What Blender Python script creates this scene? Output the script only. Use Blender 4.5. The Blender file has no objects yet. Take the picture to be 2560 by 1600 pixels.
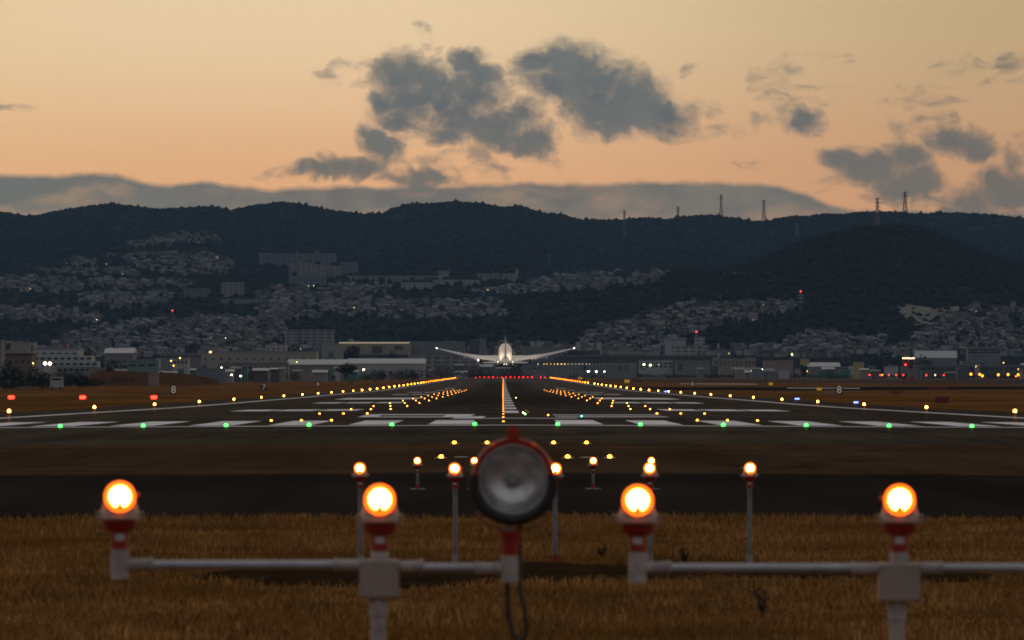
import bpy, bmesh, math, random
import numpy as np
from mathutils import Vector, Matrix, noise as mnoise
from mathutils.bvhtree import BVHTree

random.seed(7)
S = bpy.context.scene
COL = S.collection
F = 11502.0          # focal length in photo pixels
CX, HY = 1257.5, 930.0   # vanishing point of the runway in the photo
H = 2.0              # camera height datum
RC = 0.57            # runway centre line, metres right of the camera

# ------------------------------------------------------------------ materials
def new_mat(name):
    m = bpy.data.materials.new(name); m.use_nodes = True
    nt = m.node_tree; b = nt.nodes['Principled BSDF']
    return m, nt, b

def mat(name, col, rough=0.6, metal=0.0, var=0.15, scale=3.0, spec=0.5, alpha=1.0):
    """plain surface with slight procedural mottling"""
    m, nt, b = new_mat(name)
    tc = nt.nodes.new('ShaderNodeTexCoord'); n = nt.nodes.new('ShaderNodeTexNoise')
    n.inputs['Scale'].default_value = scale; n.inputs['Detail'].default_value = 4
    nt.links.new(tc.outputs['Object'], n.inputs['Vector'])
    mr = nt.nodes.new('ShaderNodeMapRange')
    mr.inputs['From Min'].default_value = 0.3; mr.inputs['From Max'].default_value = 0.7
    mr.inputs['To Min'].default_value = 1 - var; mr.inputs['To Max'].default_value = 1 + var
    nt.links.new(n.outputs['Fac'], mr.inputs['Value'])
    vm = nt.nodes.new('ShaderNodeVectorMath'); vm.operation = 'SCALE'
    vm.inputs[0].default_value = col[:3]
    nt.links.new(mr.outputs['Result'], vm.inputs['Scale'])
    nt.links.new(vm.outputs['Vector'], b.inputs['Base Color'])
    b.inputs['Roughness'].default_value = rough; b.inputs['Metallic'].default_value = metal
    b.inputs['Specular IOR Level'].default_value = spec
    b.inputs['Alpha'].default_value = alpha
    return m

def emit(name, col, strength, sampling='AUTO'):
    m, nt, b = new_mat(name)
    b.inputs['Base Color'].default_value = (*[c * 0.3 for c in col], 1)
    b.inputs['Emission Color'].default_value = (*col, 1)
    b.inputs['Emission Strength'].default_value = strength
    m.cycles.emission_sampling = sampling
    return m

class NT:
    """tiny node helper"""
    def __init__(s, nt): s.nt = nt
    def n(s, t, **kw):
        x = s.nt.nodes.new(t)
        for k, v in kw.items():
            if k == 'op': x.operation = v
            else: setattr(x, k, v)
        return x
    def put(s, sock, v):
        if isinstance(v, bpy.types.NodeSocket): s.nt.links.new(v, sock)
        elif isinstance(v, tuple) and sock.type == 'RGBA' and len(v) == 3: sock.default_value = (*v, 1)
        else: sock.default_value = v
    def math(s, op, a, b=None, c=None, clamp=False):
        x = s.n('ShaderNodeMath', op=op); x.use_clamp = clamp
        s.put(x.inputs[0], a)
        if b is not None: s.put(x.inputs[1], b)
        if c is not None: s.put(x.inputs[2], c)
        return x.outputs[0]
    def vmath(s, op, a, b=None):
        x = s.n('ShaderNodeVectorMath', op=op)
        s.put(x.inputs[0], a)
        if b is not None: s.put(x.inputs[3 if op == 'SCALE' else 1], b)
        return x.outputs['Value'] if op in ('DOT_PRODUCT', 'LENGTH') else x.outputs['Vector']
    def mix(s, f, a, b):
        x = s.n('ShaderNodeMix'); x.data_type = 'RGBA'
        s.put(x.inputs[0], f); s.put(x.inputs[6], a); s.put(x.inputs[7], b)
        return x.outputs[2]
    def noise(s, vec, scale, detail=4, rough=0.55, out='Fac'):
        x = s.n('ShaderNodeTexNoise'); x.inputs['Scale'].default_value = scale
        x.inputs['Detail'].default_value = detail; x.inputs['Roughness'].default_value = rough
        s.nt.links.new(vec, x.inputs['Vector']); return x.outputs[out]
    def smooth(s, v, a, b, ta=0.0, tb=1.0):
        x = s.n('ShaderNodeMapRange'); x.interpolation_type = 'SMOOTHSTEP'
        s.put(x.inputs['Value'], v)
        for k, w in (('From Min', a), ('From Max', b), ('To Min', ta), ('To Max', tb)): s.put(x.inputs[k], w)
        return x.outputs['Result']
    def comb(s, x, y, z):
        c = s.n('ShaderNodeCombineXYZ'); s.put(c.inputs[0], x); s.put(c.inputs[1], y); s.put(c.inputs[2], z); return c.outputs[0]

# ------------------------------------------------------------------ object helpers
def tag(o, label=None, cat=None, group=None, kind=None):
    if label: o['label'] = label
    if cat: o['category'] = cat
    if group: o['group'] = group
    if kind: o['kind'] = kind
    return o

def empty(name, loc, rz=0.0):
    o = bpy.data.objects.new(name, None); COL.objects.link(o)
    o.location = loc; o.rotation_euler = (0, 0, rz); o.empty_display_size = 0.2
    return o

class MB:
    """collects shapes and builds ONE mesh object; coordinates are local to the parent"""
    def __init__(s): s.v = []; s.f = []; s.m = []; s.mi = 0
    def mat(s, i): s.mi = i; return s
    def add(s, vs, fs):
        b = len(s.v); s.v += [tuple(p) for p in vs]
        for f in fs: s.f.append([b + i for i in f]); s.m.append(s.mi)
        return s
    def box(s, c, d, rz=0.0, top=1.0):
        x, y, z = c; a, b, h = d[0] / 2, d[1] / 2, d[2] / 2
        cs, sn = math.cos(rz), math.sin(rz); vs = []
        for dz, k in ((-h, 1.0), (h, top)):
            for dx, dy in ((-a, -b), (a, -b), (a, b), (-a, b)):
                dx *= k; dy *= k
                vs.append((x + dx * cs - dy * sn, y + dx * sn + dy * cs, z + dz))
        return s.add(vs, [(3, 2, 1, 0), (4, 5, 6, 7), (0, 1, 5, 4), (1, 2, 6, 5), (2, 3, 7, 6), (3, 0, 4, 7)])
    def gable(s, c, d, h, over=0.3):
        """roof prism, base centre c, size d (x, y), ridge along x"""
        x, y, z = c; a, b = d[0] / 2 + over, d[1] / 2 + over
        return s.add([(x - a, y - b, z), (x + a, y - b, z), (x + a, y + b, z), (x - a, y + b, z), (x - a, y, z + h), (x + a, y, z + h)],
                     [(3, 2, 1, 0), (0, 1, 5, 4), (2, 3, 4, 5), (1, 2, 5), (3, 0, 4)])
    def hip(s, c, d, h, over=0.4):
        x, y, z = c; a, b = d[0] / 2 + over, d[1] / 2 + over; r = max(a - b, 0.3)
        return s.add([(x - a, y - b, z), (x + a, y - b, z), (x + a, y + b, z), (x - a, y + b, z), (x - r, y, z + h), (x + r, y, z + h)],
                     [(3, 2, 1, 0), (0, 1, 5, 4), (2, 3, 4, 5), (1, 2, 5), (3, 0, 4)])
    def cyl(s, p0, p1, r0, r1=None, n=16, caps=True):
        r1 = r0 if r1 is None else r1
        p0, p1 = Vector(p0), Vector(p1); ax = (p1 - p0).normalized()
        u = ax.orthogonal().normalized(); w = ax.cross(u); vs = []
        for p, r in ((p0, r0), (p1, r1)):
            for i in range(n):
                t = 2 * math.pi * i / n; vs.append(p + (u * math.cos(t) + w * math.sin(t)) * r)
        fs = [(i, (i + 1) % n, n + (i + 1) % n, n + i) for i in range(n)]
        if caps: fs += [tuple(range(n - 1, -1, -1)), tuple(range(n, 2 * n))]
        return s.add(vs, fs)
    def lathe(s, prof, origin=(0, 0, 0), axis='Z', n=28, cap0=True, cap1=True):
        """prof = [(r, h)...] turned round the axis; axis 'Y-' turns round the line towards the camera"""
        o = Vector(origin); vs = []
        for r, h in prof:
            for i in range(n):
                t = 2 * math.pi * i / n; a, b = r * math.cos(t), r * math.sin(t)
                vs.append(o + (Vector((a, b, h)) if axis == 'Z' else Vector((a, -h, b))))
        fs = []
        for k in range(len(prof) - 1):
            for i in range(n):
                j = (i + 1) % n; q = (k * n + i, k * n + j, (k + 1) * n + j, (k + 1) * n + i)
                fs.append(q)
        if cap0: fs.append(tuple(range(n - 1, -1, -1)))
        if cap1: fs.append(tuple(range((len(prof) - 1) * n, len(prof) * n)))
        return s.add(vs, fs)
    def tube(s, pts, r, n=10):
        pts = [Vector(p) for p in pts]; vs = []; fs = []; up = None
        for k, p in enumerate(pts):
            t = (pts[min(k + 1, len(pts) - 1)] - pts[max(k - 1, 0)]).normalized()
            if up is None: up = t.orthogonal().normalized()
            up = (up - t * up.dot(t)).normalized(); w = t.cross(up)
            rr = r[k] if isinstance(r, (list, tuple)) else r
            for i in range(n):
                a = 2 * math.pi * i / n; vs.append(p + (up * math.cos(a) + w * math.sin(a)) * rr)
        for k in range(len(pts) - 1):
            for i in range(n):
                j = (i + 1) % n; fs.append((k * n + i, k * n + j, (k + 1) * n + j, (k + 1) * n + i))
        fs += [tuple(range(n - 1, -1, -1)), tuple(range((len(pts) - 1) * n, len(pts) * n))]
        return s.add(vs, fs)
    def torus(s, c, R, r, plane='XZ', n=40, m=8, a0=0.0, a1=2 * math.pi):
        pts = []
        k = n + (0 if abs(a1 - a0 - 2 * math.pi) < 1e-6 else 1)
        for i in range(n + 1):
            a = a0 + (a1 - a0) * i / n
            pts.append((c[0] + R * math.cos(a), c[1], c[2] + R * math.sin(a)) if plane == 'XZ' else (c[0] + R * math.cos(a), c[1] + R * math.sin(a), c[2]))
        return s.tube(pts, r, m)
    def build(s, name, mats, parent=None, loc=None, smooth=False):
        me = bpy.data.meshes.new(name)
        me.from_pydata(s.v, [], s.f)
        for m in (mats if isinstance(mats, (list, tuple)) else [mats]): me.materials.append(m)
        me.polygons.foreach_set('material_index', s.m)
        bm = bmesh.new(); bm.from_mesh(me); bmesh.ops.recalc_face_normals(bm, faces=bm.faces); bm.to_mesh(me); bm.free()
        if smooth:
            me.polygons.foreach_set('use_smooth', [True] * len(me.polygons))
            try: me.set_sharp_from_angle(angle=math.radians(smooth if smooth > 1 else 40))
            except Exception: pass
        me.update()
        o = bpy.data.objects.new(name, me); COL.objects.link(o)
        if parent is not None: o.parent = parent
        if loc is not None: o.location = loc
        return o

def copy_tree(o, parent=None):
    c = o.copy(); COL.objects.link(c); c.parent = parent
    for ch in list(o.children): copy_tree(ch, c)
    return c

ORD = ['first', 'second', 'third', 'fourth', 'fifth', 'sixth', 'seventh', 'eighth', 'ninth', 'tenth', 'eleventh', 'twelfth', 'thirteenth',
       'fourteenth', 'fifteenth', 'sixteenth', 'seventeenth', 'eighteenth', 'nineteenth', 'twentieth']
TENS = {2: 'twenty', 3: 'thirty', 4: 'forty', 5: 'fifty', 6: 'sixty', 7: 'seventy', 8: 'eighty', 9: 'ninety'}
def ordinal(i):
    n = i + 1
    if n <= 20: return ORD[n - 1]
    t, u = divmod(n, 10)
    if u == 0: return {3: 'thirtieth', 4: 'fortieth', 5: 'fiftieth', 6: 'sixtieth', 7: 'seventieth', 8: 'eightieth', 9: 'ninetieth'}[t]
    return TENS[t] + '-' + ORD[u - 1]

# ------------------------------------------------------------------ ground profile
YS = np.concatenate([np.arange(-40, 300, 5.0), np.arange(300, 1500, 20.0), np.arange(1500, 9001, 60.0)])
_pd = [-40, 0, 35, 62, 91, 108, 140, 201, 230, 290, 350, 408, 468, 528, 588, 648, 768, 888, 1008, 1128, 1308, 1608, 3120, 3400, 4000, 9001]
_pz = [-1.9, -1.9, -2.0, -1.98, -2.0, -2.01, -2.13, -2.34, -2.41, -2.62, -2.83, -3.04, -3.18, -3.29, -3.40, -3.53, -3.73, -3.93, -4.15, -4.30, -4.30, -4.28, -3.95, -3.95, -6, -30]
_fine = np.arange(-60, 9100, 4.0); _zz = np.interp(_fine, _pd, _pz)
_k = np.exp(-0.5 * (np.arange(-8, 9) / 4.0) ** 2); _k /= _k.sum()
_zz = np.convolve(np.pad(_zz, 8, mode='edge'), _k, mode='valid')
ZS = np.interp(YS, _fine, _zz) + H
BX = [-700.0, -260.0, RC - 31, RC, RC + 31, 260.0, 900.0]
def lat(x):
    a = abs(x - RC)
    return -0.005 * min(a, 31) - 0.003 * max(0, min(a, 200) - 31) if a <= 200 else -0.155 - 0.507
XB = [-2500.0, RC - 200, RC - 31, RC, RC + 31, RC + 200, 2500.0]
def gz(x, y): return float(np.interp(y, YS, ZS)) + lat(x)
def W(x, y, d): return Vector(((x - CX) * d / F, d, H - (y - HY) * d / F))
def gp(x, y):
    """point of the ground seen at photo position x, y"""
    lo, hi = 20.0, 3600.0
    for _ in range(50):
        m = (lo + hi) / 2; X = (x - CX) * m / F
        yy = HY + (H - gz(X, m)) * F / m
        if yy > y: lo = m
        else: hi = m
    X = (x - CX) * lo / F
    return Vector((X, lo, gz(X, lo)))

def sheet(name, x0, x1, y0, y1, m, lift, kind='structure', mb=None):
    xs = sorted(set([x0, x1] + [b for b in XB if x0 < b < x1]))
    ys = sorted(set([y0, y1] + [float(b) for b in YS if y0 < b < y1]))
    own = mb is None
    if own: mb = MB()
    vs = [(x, y, gz(x, y) + lift) for y in ys for x in xs]
    n = len(xs); fs = [(j * n + i, j * n + i + 1, (j + 1) * n + i + 1, (j + 1) * n + i) for j in range(len(ys) - 1) for i in range(n - 1)]
    mb.add(vs, fs)
    if own:
        o = mb.build(name, m); tag(o, kind=kind); return o

def poly_sheet(mb, pts, lift):
    """ground-hugging polygon (convex, world xy), clipped along the sheet's rows"""
    def clip(poly, axis, lim, keep_less):
        out = []
        for i in range(len(poly)):
            a, b = poly[i], poly[(i + 1) % len(poly)]
            ia = (a[axis] <= lim) if keep_less else (a[axis] >= lim); ib = (b[axis] <= lim) if keep_less else (b[axis] >= lim)
            if ia: out.append(a)
            if ia != ib:
                t = (lim - a[axis]) / (b[axis] - a[axis]); out.append((a[0] + t * (b[0] - a[0]), a[1] + t * (b[1] - a[1])))
        return out
    ymin, ymax = min(p[1] for p in pts), max(p[1] for p in pts)
    cuts = [-1e9] + [float(y) for y in YS if ymin < y < ymax] + [1e9]
    for a, b in zip(cuts[:-1], cuts[1:]):
        band = clip(clip(list(pts), 1, a, False), 1, b, True)
        xc = [-1e9] + XB[1:-1] + [1e9]
        for c, d in zip(xc[:-1], xc[1:]):
            q = clip(clip(band, 0, c, False), 0, d, True) if len(band) > 2 else []
            if len(q) > 2: mb.add([(p[0], p[1], gz(*p) + lift) for p in q], [tuple(range(len(q)))])

# ------------------------------------------------------------------ surfaces
def ground_mat():
    m, nt, b = new_mat('dry_grass_ground'); N = NT(nt)
    tc = N.n('ShaderNodeTexCoord').outputs['Object']
    big = N.noise(tc, 0.02, 5); mid = N.noise(tc, 0.35, 5); fine = N.noise(tc, 9.0, 4)
    st = N.vmath('MULTIPLY', tc, (0.02, 0.004, 1.0)); stripes = N.noise(st, 3.0, 4)
    c = N.mix(N.smooth(mid, 0.35, 0.65), (0.125, 0.052, 0.011), (0.18, 0.080, 0.017))
    c = N.mix(N.smooth(big, 0.42, 0.62), c, (0.075, 0.042, 0.014))
    c = N.mix(N.smooth(stripes, 0.4, 0.7), c, (0.19, 0.088, 0.026))
    f = N.smooth(fine, 0.2, 0.8, 0.7, 1.25); x = N.vmath('SCALE', c, f)
    nt.links.new(x, b.inputs['Base Color']); b.inputs['Roughness'].default_value = 1.0; b.inputs['Specular IOR Level'].default_value = 0.0
    return m

def asphalt(name, base, var=0.25, rough=0.45, gloss=0.012, rubber=False, warm=(1, 1, 1), joints=None):
    m, nt, b = new_mat(name); N = NT(nt)
    tc = N.n('ShaderNodeTexCoord').outputs['Object']
    st = N.vmath('MULTIPLY', tc, (1.0, 0.06, 1.0))
    n1 = N.noise(st, 0.5, 6); n2 = N.noise(tc, 0.05, 4); n3 = N.noise(tc, 14.0, 3)
    f = N.math('ADD', N.smooth(n1, 0.3, 0.7, -var, var), N.smooth(n2, 0.35, 0.65, -var, var))
    f = N.math('ADD', f, N.smooth(n3, 0.2, 0.8, -0.15, 0.15)); f = N.math('ADD', f, 1.0)
    if rubber:
        sx = N.n('ShaderNodeSeparateXYZ'); nt.links.new(tc, sx.inputs[0])
        ax = N.math('ABSOLUTE', N.math('SUBTRACT', sx.outputs[0], RC))
        wob = N.noise(N.vmath('MULTIPLY', tc, (0.9, 0.01, 1)), 1.0, 5)
        lane = N.smooth(N.math('ADD', ax, N.math('MULTIPLY', wob, 6.0)), 8.0, 15.0, 1.0, 0.0)
        along = N.math('MULTIPLY', N.smooth(sx.outputs[1], 300, 520), N.smooth(sx.outputs[1], 1500, 2600, 1, 0))
        k = N.math('MULTIPLY', N.math('MULTIPLY', lane, along), 0.62)
        f = N.math('MULTIPLY', f, N.math('SUBTRACT', 1.0, k))
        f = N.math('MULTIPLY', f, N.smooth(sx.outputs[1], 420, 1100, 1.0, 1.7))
    if joints:
        sx2 = N.n('ShaderNodeSeparateXYZ'); nt.links.new(tc, sx2.inputs[0])
        crack = N.noise(N.vmath('MULTIPLY', tc, (0.06, 0.05, 1)), 1.0, 6)
        cr = N.math('ABSOLUTE', N.math('SUBTRACT', crack, 0.5)); f = N.math('MULTIPLY', f, N.smooth(cr, 0.0, 0.012, 0.5, 1.0))
    c = N.vmath('SCALE', tuple(base[i] * warm[i] for i in range(3)), f)
    nt.links.new(c, b.inputs['Base Color'])
    b.inputs['Roughness'].default_value = 1.0; b.inputs['Specular IOR Level'].default_value = 0.0
    gl_ = N.n('ShaderNodeBsdfGlossy'); gl_.inputs['Roughness'].default_value = rough; gl_.inputs['Color'].default_value = (1, 1, 1, 1)
    mx = N.n('ShaderNodeMixShader'); mx.inputs[0].default_value = gloss
    nt.links.new(b.outputs[0], mx.inputs[1]); nt.links.new(gl_.outputs[0], mx.inputs[2]); nt.links.new(mx.outputs[0], nt.nodes['Material Output'].inputs['Surface'])
    return m

def paint_mat(name, col):
    m, nt, b = new_mat(name); N = NT(nt)
    tc = N.n('ShaderNodeTexCoord').outputs['Object']
    n1 = N.noise(N.vmath('MULTIPLY', tc, (1, 0.2, 1)), 1.4, 6); n2 = N.noise(tc, 0.08, 3); b.inputs['Specular IOR Level'].default_value = 0.0
    f = N.math('MULTIPLY', N.smooth(n1, 0.25, 0.55, 0.72, 1.0), N.smooth(n2, 0.3, 0.7, 0.85, 1.05))
    nt.links.new(N.vmath('SCALE', col, f), b.inputs['Base Color']); b.inputs['Roughness'].default_value = 0.6
    return m

M = {}
M['ground'] = ground_mat()
M['runway'] = asphalt('runway_asphalt', (0.046, 0.037, 0.029), rubber=True, rough=0.11, gloss=0.022)
M['overrun_dark'] = asphalt('overrun_asphalt', (0.020, 0.016, 0.013), rough=0.5, var=0.26, gloss=0.005)
M['overrun_light'] = asphalt('overrun_concrete', (0.060, 0.037, 0.020), rough=0.6, var=0.20, gloss=0.005, joints=True)
M['taxi'] = asphalt('taxiway_asphalt', (0.012, 0.011, 0.010), rough=0.6, gloss=0.003)
M['apron'] = asphalt('apron_asphalt', (0.07, 0.048, 0.034), rough=0.8, gloss=0.004)
M['paint'] = paint_mat('marking_paint', (0.86, 0.86, 0.87))
M['ypaint'] = paint_mat('yellow_paint', (0.5, 0.36, 0.16))
M['soil'] = mat('ditch_soil', (0.030, 0.019, 0.010), 1.0, var=0.4, scale=2.0, spec=0.0)

sheet('ground', -2500, 2500, -40, 9000, M['ground'], 0.0)
sheet('overrun_near', -90, 90, 62.7, 91.0, M['overrun_dark'], 0.012)
sheet('overrun_far', -90, 90, 91.0, 139.0, M['overrun_light'], 0.012)
sheet('runway', RC - 37.5, RC + 37.5, 139.0, 3140, M['runway'], 0.012)

# markings
mk = MB(); L = 0.022
sheet('', RC - 30, RC + 30, 199.8, 202.4, None, L, mb=mk)
for s in (-1, 1):
    for k in range(8):
        a = RC + s * (1.98 + 3.57 * k); b = a + s * 1.95
        sheet('', min(a, b), max(a, b), 206.0, 231.0, None, L, mb=mk)
    sheet('', min(RC + s * 29.1, RC + s * 30), max(RC + s * 29.1, RC + s * 30), 202.4, 3120, None, L, mb=mk)
    for d0, d1, xs in ((335, 358, (11.3, 14.5, 17.7)), (480, 503, (11.3, 14.5, 17.7)), (770, 793, (13.3, 16.6)), (900, 923, (13.3, 16.6)), (1060, 1083, (13.3,)), (1210, 1233, (13.3,))):
        for a in xs:
            sheet('', min(RC + s * a, RC + s * (a + 2.8)), max(RC + s * a, RC + s * (a + 2.8)), d0, d1, None, L, mb=mk)
    sheet('', min(RC + s * 11.6, RC + s * 22), max(RC + s * 11.6, RC + s * 22), 583, 635, None, L, mb=mk)
d = 294.0
while d < 3080:
    sheet('', RC - 0.47, RC + 0.47, d, d + 30, None, L, mb=mk); d += 54
def pxquad(x0a, x1a, ya, x0b, x1b, yb, m=None):
    poly_sheet(m or mk, [gp(x0a, ya)[:2], gp(x1a, ya)[:2], gp(x1b, yb)[:2], gp(x0b, yb)[:2]], L)
# runway designator characters, foreshortened
pxquad(1129, 1206, 1047.3, 1143, 1215, 1041.6)
pxquad(1208, 1446, 1047.4, 1212, 1440, 1046.2)
pxquad(893, 1165, 1044.0, 900, 1172, 1042.4)
pxquad(893, 940, 1044.0, 917, 960, 1037.2)
pxquad(917, 1183, 1038.6, 926, 1188, 1036.4)
pxquad(1105, 1170, 1042.4, 1118, 1183, 1038.6)
pxquad(1391, 1675, 1043.6, 1386, 1660, 1042.0)
pxquad(1384, 1655, 1039.0, 1381, 1640, 1037.4)
o = mk.build('runway_markings', M['paint']); tag(o, kind='structure')
my = MB(); pxquad(1320, 1324, 1033, 1311, 1315, 1024.5, my)
o = my.build('taxi_line_marking', M['ypaint']); tag(o, kind='structure')

tx = MB()
def pxpoly(mb, pts, lift): poly_sheet(mb, [tuple(gp(*p)[:2]) for p in pts], lift)
pxpoly(tx, [(1440, 969), (1700, 975), (2050, 976.5), (2600, 973), (2600, 966), (2050, 968), (1700, 968)], 0.012)
o = tx.build('taxiway', M['taxi']); tag(o, kind='structure')
ap = MB(); pxpoly(ap, [(1500, 953.5), (2700, 961), (2700, 948), (1500, 948.5)], 0.012)
o = ap.build('cross_taxiway', M['apron']); tag(o, kind='structure')
tl = MB(); pxpoly(tl, [(1968, 971), (2150, 971.6), (2150, 970.4), (1968, 970)], 0.03); pxpoly(tl, [(1700, 960), (1895, 961), (1895, 960.1), (1700, 959.2)], 0.03)
o = tl.build('taxiway_markings', M['paint']); tag(o, kind='structure')

# ------------------------------------------------------------------ grass blades near the camera (one uncountable mass)
def grass():
    rng = np.random.default_rng(3)
    n = 210000
    y = 26 + (63.6 - 26) * rng.random(n) ** 0.9
    x = (rng.random(n) * 2 - 1) * (0.125 * y + 2.5)
    # the drainage gully across the lawn stays bare
    # edge of the paving wobbles
    edge = 62.9 + 0.5 * np.sin(x * 1.3) * np.sin(x * 0.37 + 1) + 0.3 * np.sin(x * 4.1)
    gl = 45.3 + 0.5 * np.sin(x * 0.9) + 0.3 * np.sin(x * 2.7 + 1)
    gully = (np.abs(y - gl) < (1.75 + 0.5 * np.sin(x * 0.8 + 2) + 0.45 * np.sin(x * 5 + np.sin(y * 2)) + 0.5 * (rng.random(n) - .5))) & (x > -2.9) & (x < 4.6 + 0.4 * np.sin(y))
    patch = np.sin(x * 1.7 + 3 * np.sin(y * .4)) * np.sin(y * .55 + x * .3)
    thin = (patch < -0.72) & (rng.random(n) < .6)
    keep = (y < edge) & ~gully & ~thin
    x, y = x[keep], y[keep]; n = len(x)
    z = np.interp(y, YS, ZS) - 0.005 * np.abs(x - RC)
    tall = 1 + 0.5 * (np.sin(x * .9 + y * .13) * np.sin(y * .8)) ; h = (0.03 + 0.07 * rng.random(n) ** 2.4) * tall
    nearer = y > 57; h[nearer] *= 1.15
    a = rng.random(n) * math.pi * 2; w = 0.004 + 0.006 * rng.random(n)
    lean = (rng.random(n) - .2) * 0.9; la = rng.random(n) * math.pi * 2
    dx, dy = np.cos(a) * w, np.sin(a) * w
    lx, ly = np.cos(la) * lean * h, np.sin(la) * lean * h
    V = np.zeros((n, 5, 3), np.float32)
    V[:, 0] = np.stack([x - dx, y - dy, z - 0.01], 1); V[:, 1] = np.stack([x + dx, y + dy, z - 0.01], 1)
    V[:, 2] = np.stack([x + dx * .8 + lx * .4, y + dy * .8 + ly * .4, z + h * .6], 1); V[:, 3] = np.stack([x - dx * .8 + lx * .4, y - dy * .8 + ly * .4, z + h * .6], 1)
    V[:, 4] = np.stack([x + lx, y + ly, z + h], 1)
    base = (np.arange(n) * 5)[:, None]
    quads = base + np.array([0, 1, 2, 3]); tris = base + np.array([3, 2, 4])
    me = bpy.data.meshes.new('dry_grass')
    me.vertices.add(n * 5); me.vertices.foreach_set('co', V.ravel())
    loops = np.concatenate([quads.ravel(), tris.ravel()]); me.loops.add(len(loops)); me.loops.foreach_set('vertex_index', loops.astype(np.int32))
    starts = np.concatenate([np.arange(n) * 4, n * 4 + np.arange(n) * 3]); me.polygons.add(2 * n)
    me.polygons.foreach_set('loop_start', starts.astype(np.int32))
    me.update(calc_edges=True); me.validate()
    m, nt, b = new_mat('dry_grass_blades'); N = NT(nt)
    g = N.n('ShaderNodeNewGeometry'); tc = N.n('ShaderNodeTexCoord').outputs['Object']
    big = N.noise(tc, 0.45, 5); c = N.mix(g.outputs['Random Per Island'], (0.235, 0.112, 0.031), (0.55, 0.295, 0.095))
    c = N.mix(N.smooth(big, 0.45, 0.7), c, (0.20, 0.10, 0.024))
    c = N.vmath('SCALE', c, N.smooth(N.noise(tc, 0.9, 5, .6), .32, .68, .55, 1.3))
    nt.links.new(c, b.inputs['Base Color']); b.inputs['Roughness'].default_value = 0.9; b.inputs['Specular IOR Level'].default_value = 0.0
    me.materials.append(m)
    o = bpy.data.objects.new('dry_grass', me); COL.objects.link(o)
    tag(o, 'dry golden brown mown grass in front of the dark paving', 'grass', kind='stuff')
grass()
# gully soil under the bare strip
gm = MB(); pts = []
for i in range(31):
    x = -3.3 + 8.2 * i / 30; pts.append((x, 45.3 + 0.5 * math.sin(x * .9) + .3 * math.sin(x * 2.7 + 1), 1.75 + 0.5 * math.sin(x * .8 + 2)))
vs = []
for x, yc, w in pts:
    w *= min(1, (x + 3.4) * 1.2, (5.0 - x) * 1.2)
    for t in (-1, 1): vs.append((x, yc + t * max(w, .05), gz(x, yc) + 0.012))
gm.add(vs, [(2 * i, 2 * i + 2, 2 * i + 3, 2 * i + 1) for i in range(30)])
o = gm.build('bare_soil_strip', M['soil']); tag(o, kind='structure')
# a few dark weeds standing in the lawn
M['weed'] = mat('dry_weed', (0.055, 0.034, 0.016), 0.9)
def weed(x, y, hgt, label):
    p = gp(x, y); mb = MB(); r = random.Random(int(x))
    for k in range(9):
        a = r.random() * 6.28; l = hgt * (0.5 + r.random() * .6); q = [Vector((0, 0, -0.02))]
        for t in (0.35, 0.7, 1.0): q.append(Vector((math.cos(a) * l * .35 * t * t, math.sin(a) * l * .35 * t * t, l * t)))
        mb.tube(q, [0.008, 0.007, 0.005, 0.002], 5)
        for t in range(4):
            c = q[1 + t % 3]; mb.cyl(c, c + Vector((r.uniform(-.06, .06), r.uniform(-.06, .06), r.uniform(.02, .07))), .008, .002, 4)
    o = mb.build('dry_weed', M['weed'], loc=p); tag(o, label, 'weed', 'dry weeds in the lawn')
weed(1905, 1545, .22, 'tallest dark dry weed in the foreground grass, left of the right lamp post')
weed(1712, 1412, .14, 'dark spiky weed on the gully edge right of the front lamp')
weed(1505, 1398, .14, 'dark dry weed tuft on the far edge of the bare gully')

# ------------------------------------------------------------------ approach lamps
M['orange'] = mat('orange_paint_added_glow', (0.50, 0.075, 0.012), 0.35, var=0.12, scale=20)
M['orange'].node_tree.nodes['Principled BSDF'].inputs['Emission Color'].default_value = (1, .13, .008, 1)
M['orange'].node_tree.nodes['Principled BSDF'].inputs['Emission Strength'].default_value = 0.17    # added emission imitates the lamp's glow on its painted housing
M['red'] = mat('red_paint', (0.33, 0.019, 0.008), 0.45, var=0.3, scale=25)
M['white'] = mat('white_pipe_paint', (0.40, 0.36, 0.33), 0.5, var=0.3, scale=16)
M['plate'] = mat('pale_grey_box_paint', (0.34, 0.275, 0.23), 0.55, var=0.06, scale=10)
M['steel'] = mat('galvanised_steel', (0.38, 0.39, 0.41), 0.42, metal=0.45, var=0.15, scale=14)
M['pole_steel'] = mat('dark_weathered_steel', (0.24, 0.245, 0.255), 0.5, metal=0.4, var=0.3, scale=9)
M['skirt'] = mat('pale_collar', (0.36, 0.25, 0.20), 0.45, var=0.08, scale=20)
M['black'] = mat('black_rubber', (0.012, 0.011, 0.011), 0.6, var=0.2, scale=20)
M['label'] = mat('label_plate', (0.55, 0.52, 0.50), 0.5)
M['lens'] = emit('lit_lamp_glass', (1.0, 0.40, 0.07), 48.0)
M['rim'] = emit('glowing_lens_rim', (1.0, 0.125, 0.004), 3.6)
M['lens_dim'] = emit('lamp_clip_glow', (1.0, 0.14, 0.008), 0.8)

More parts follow.
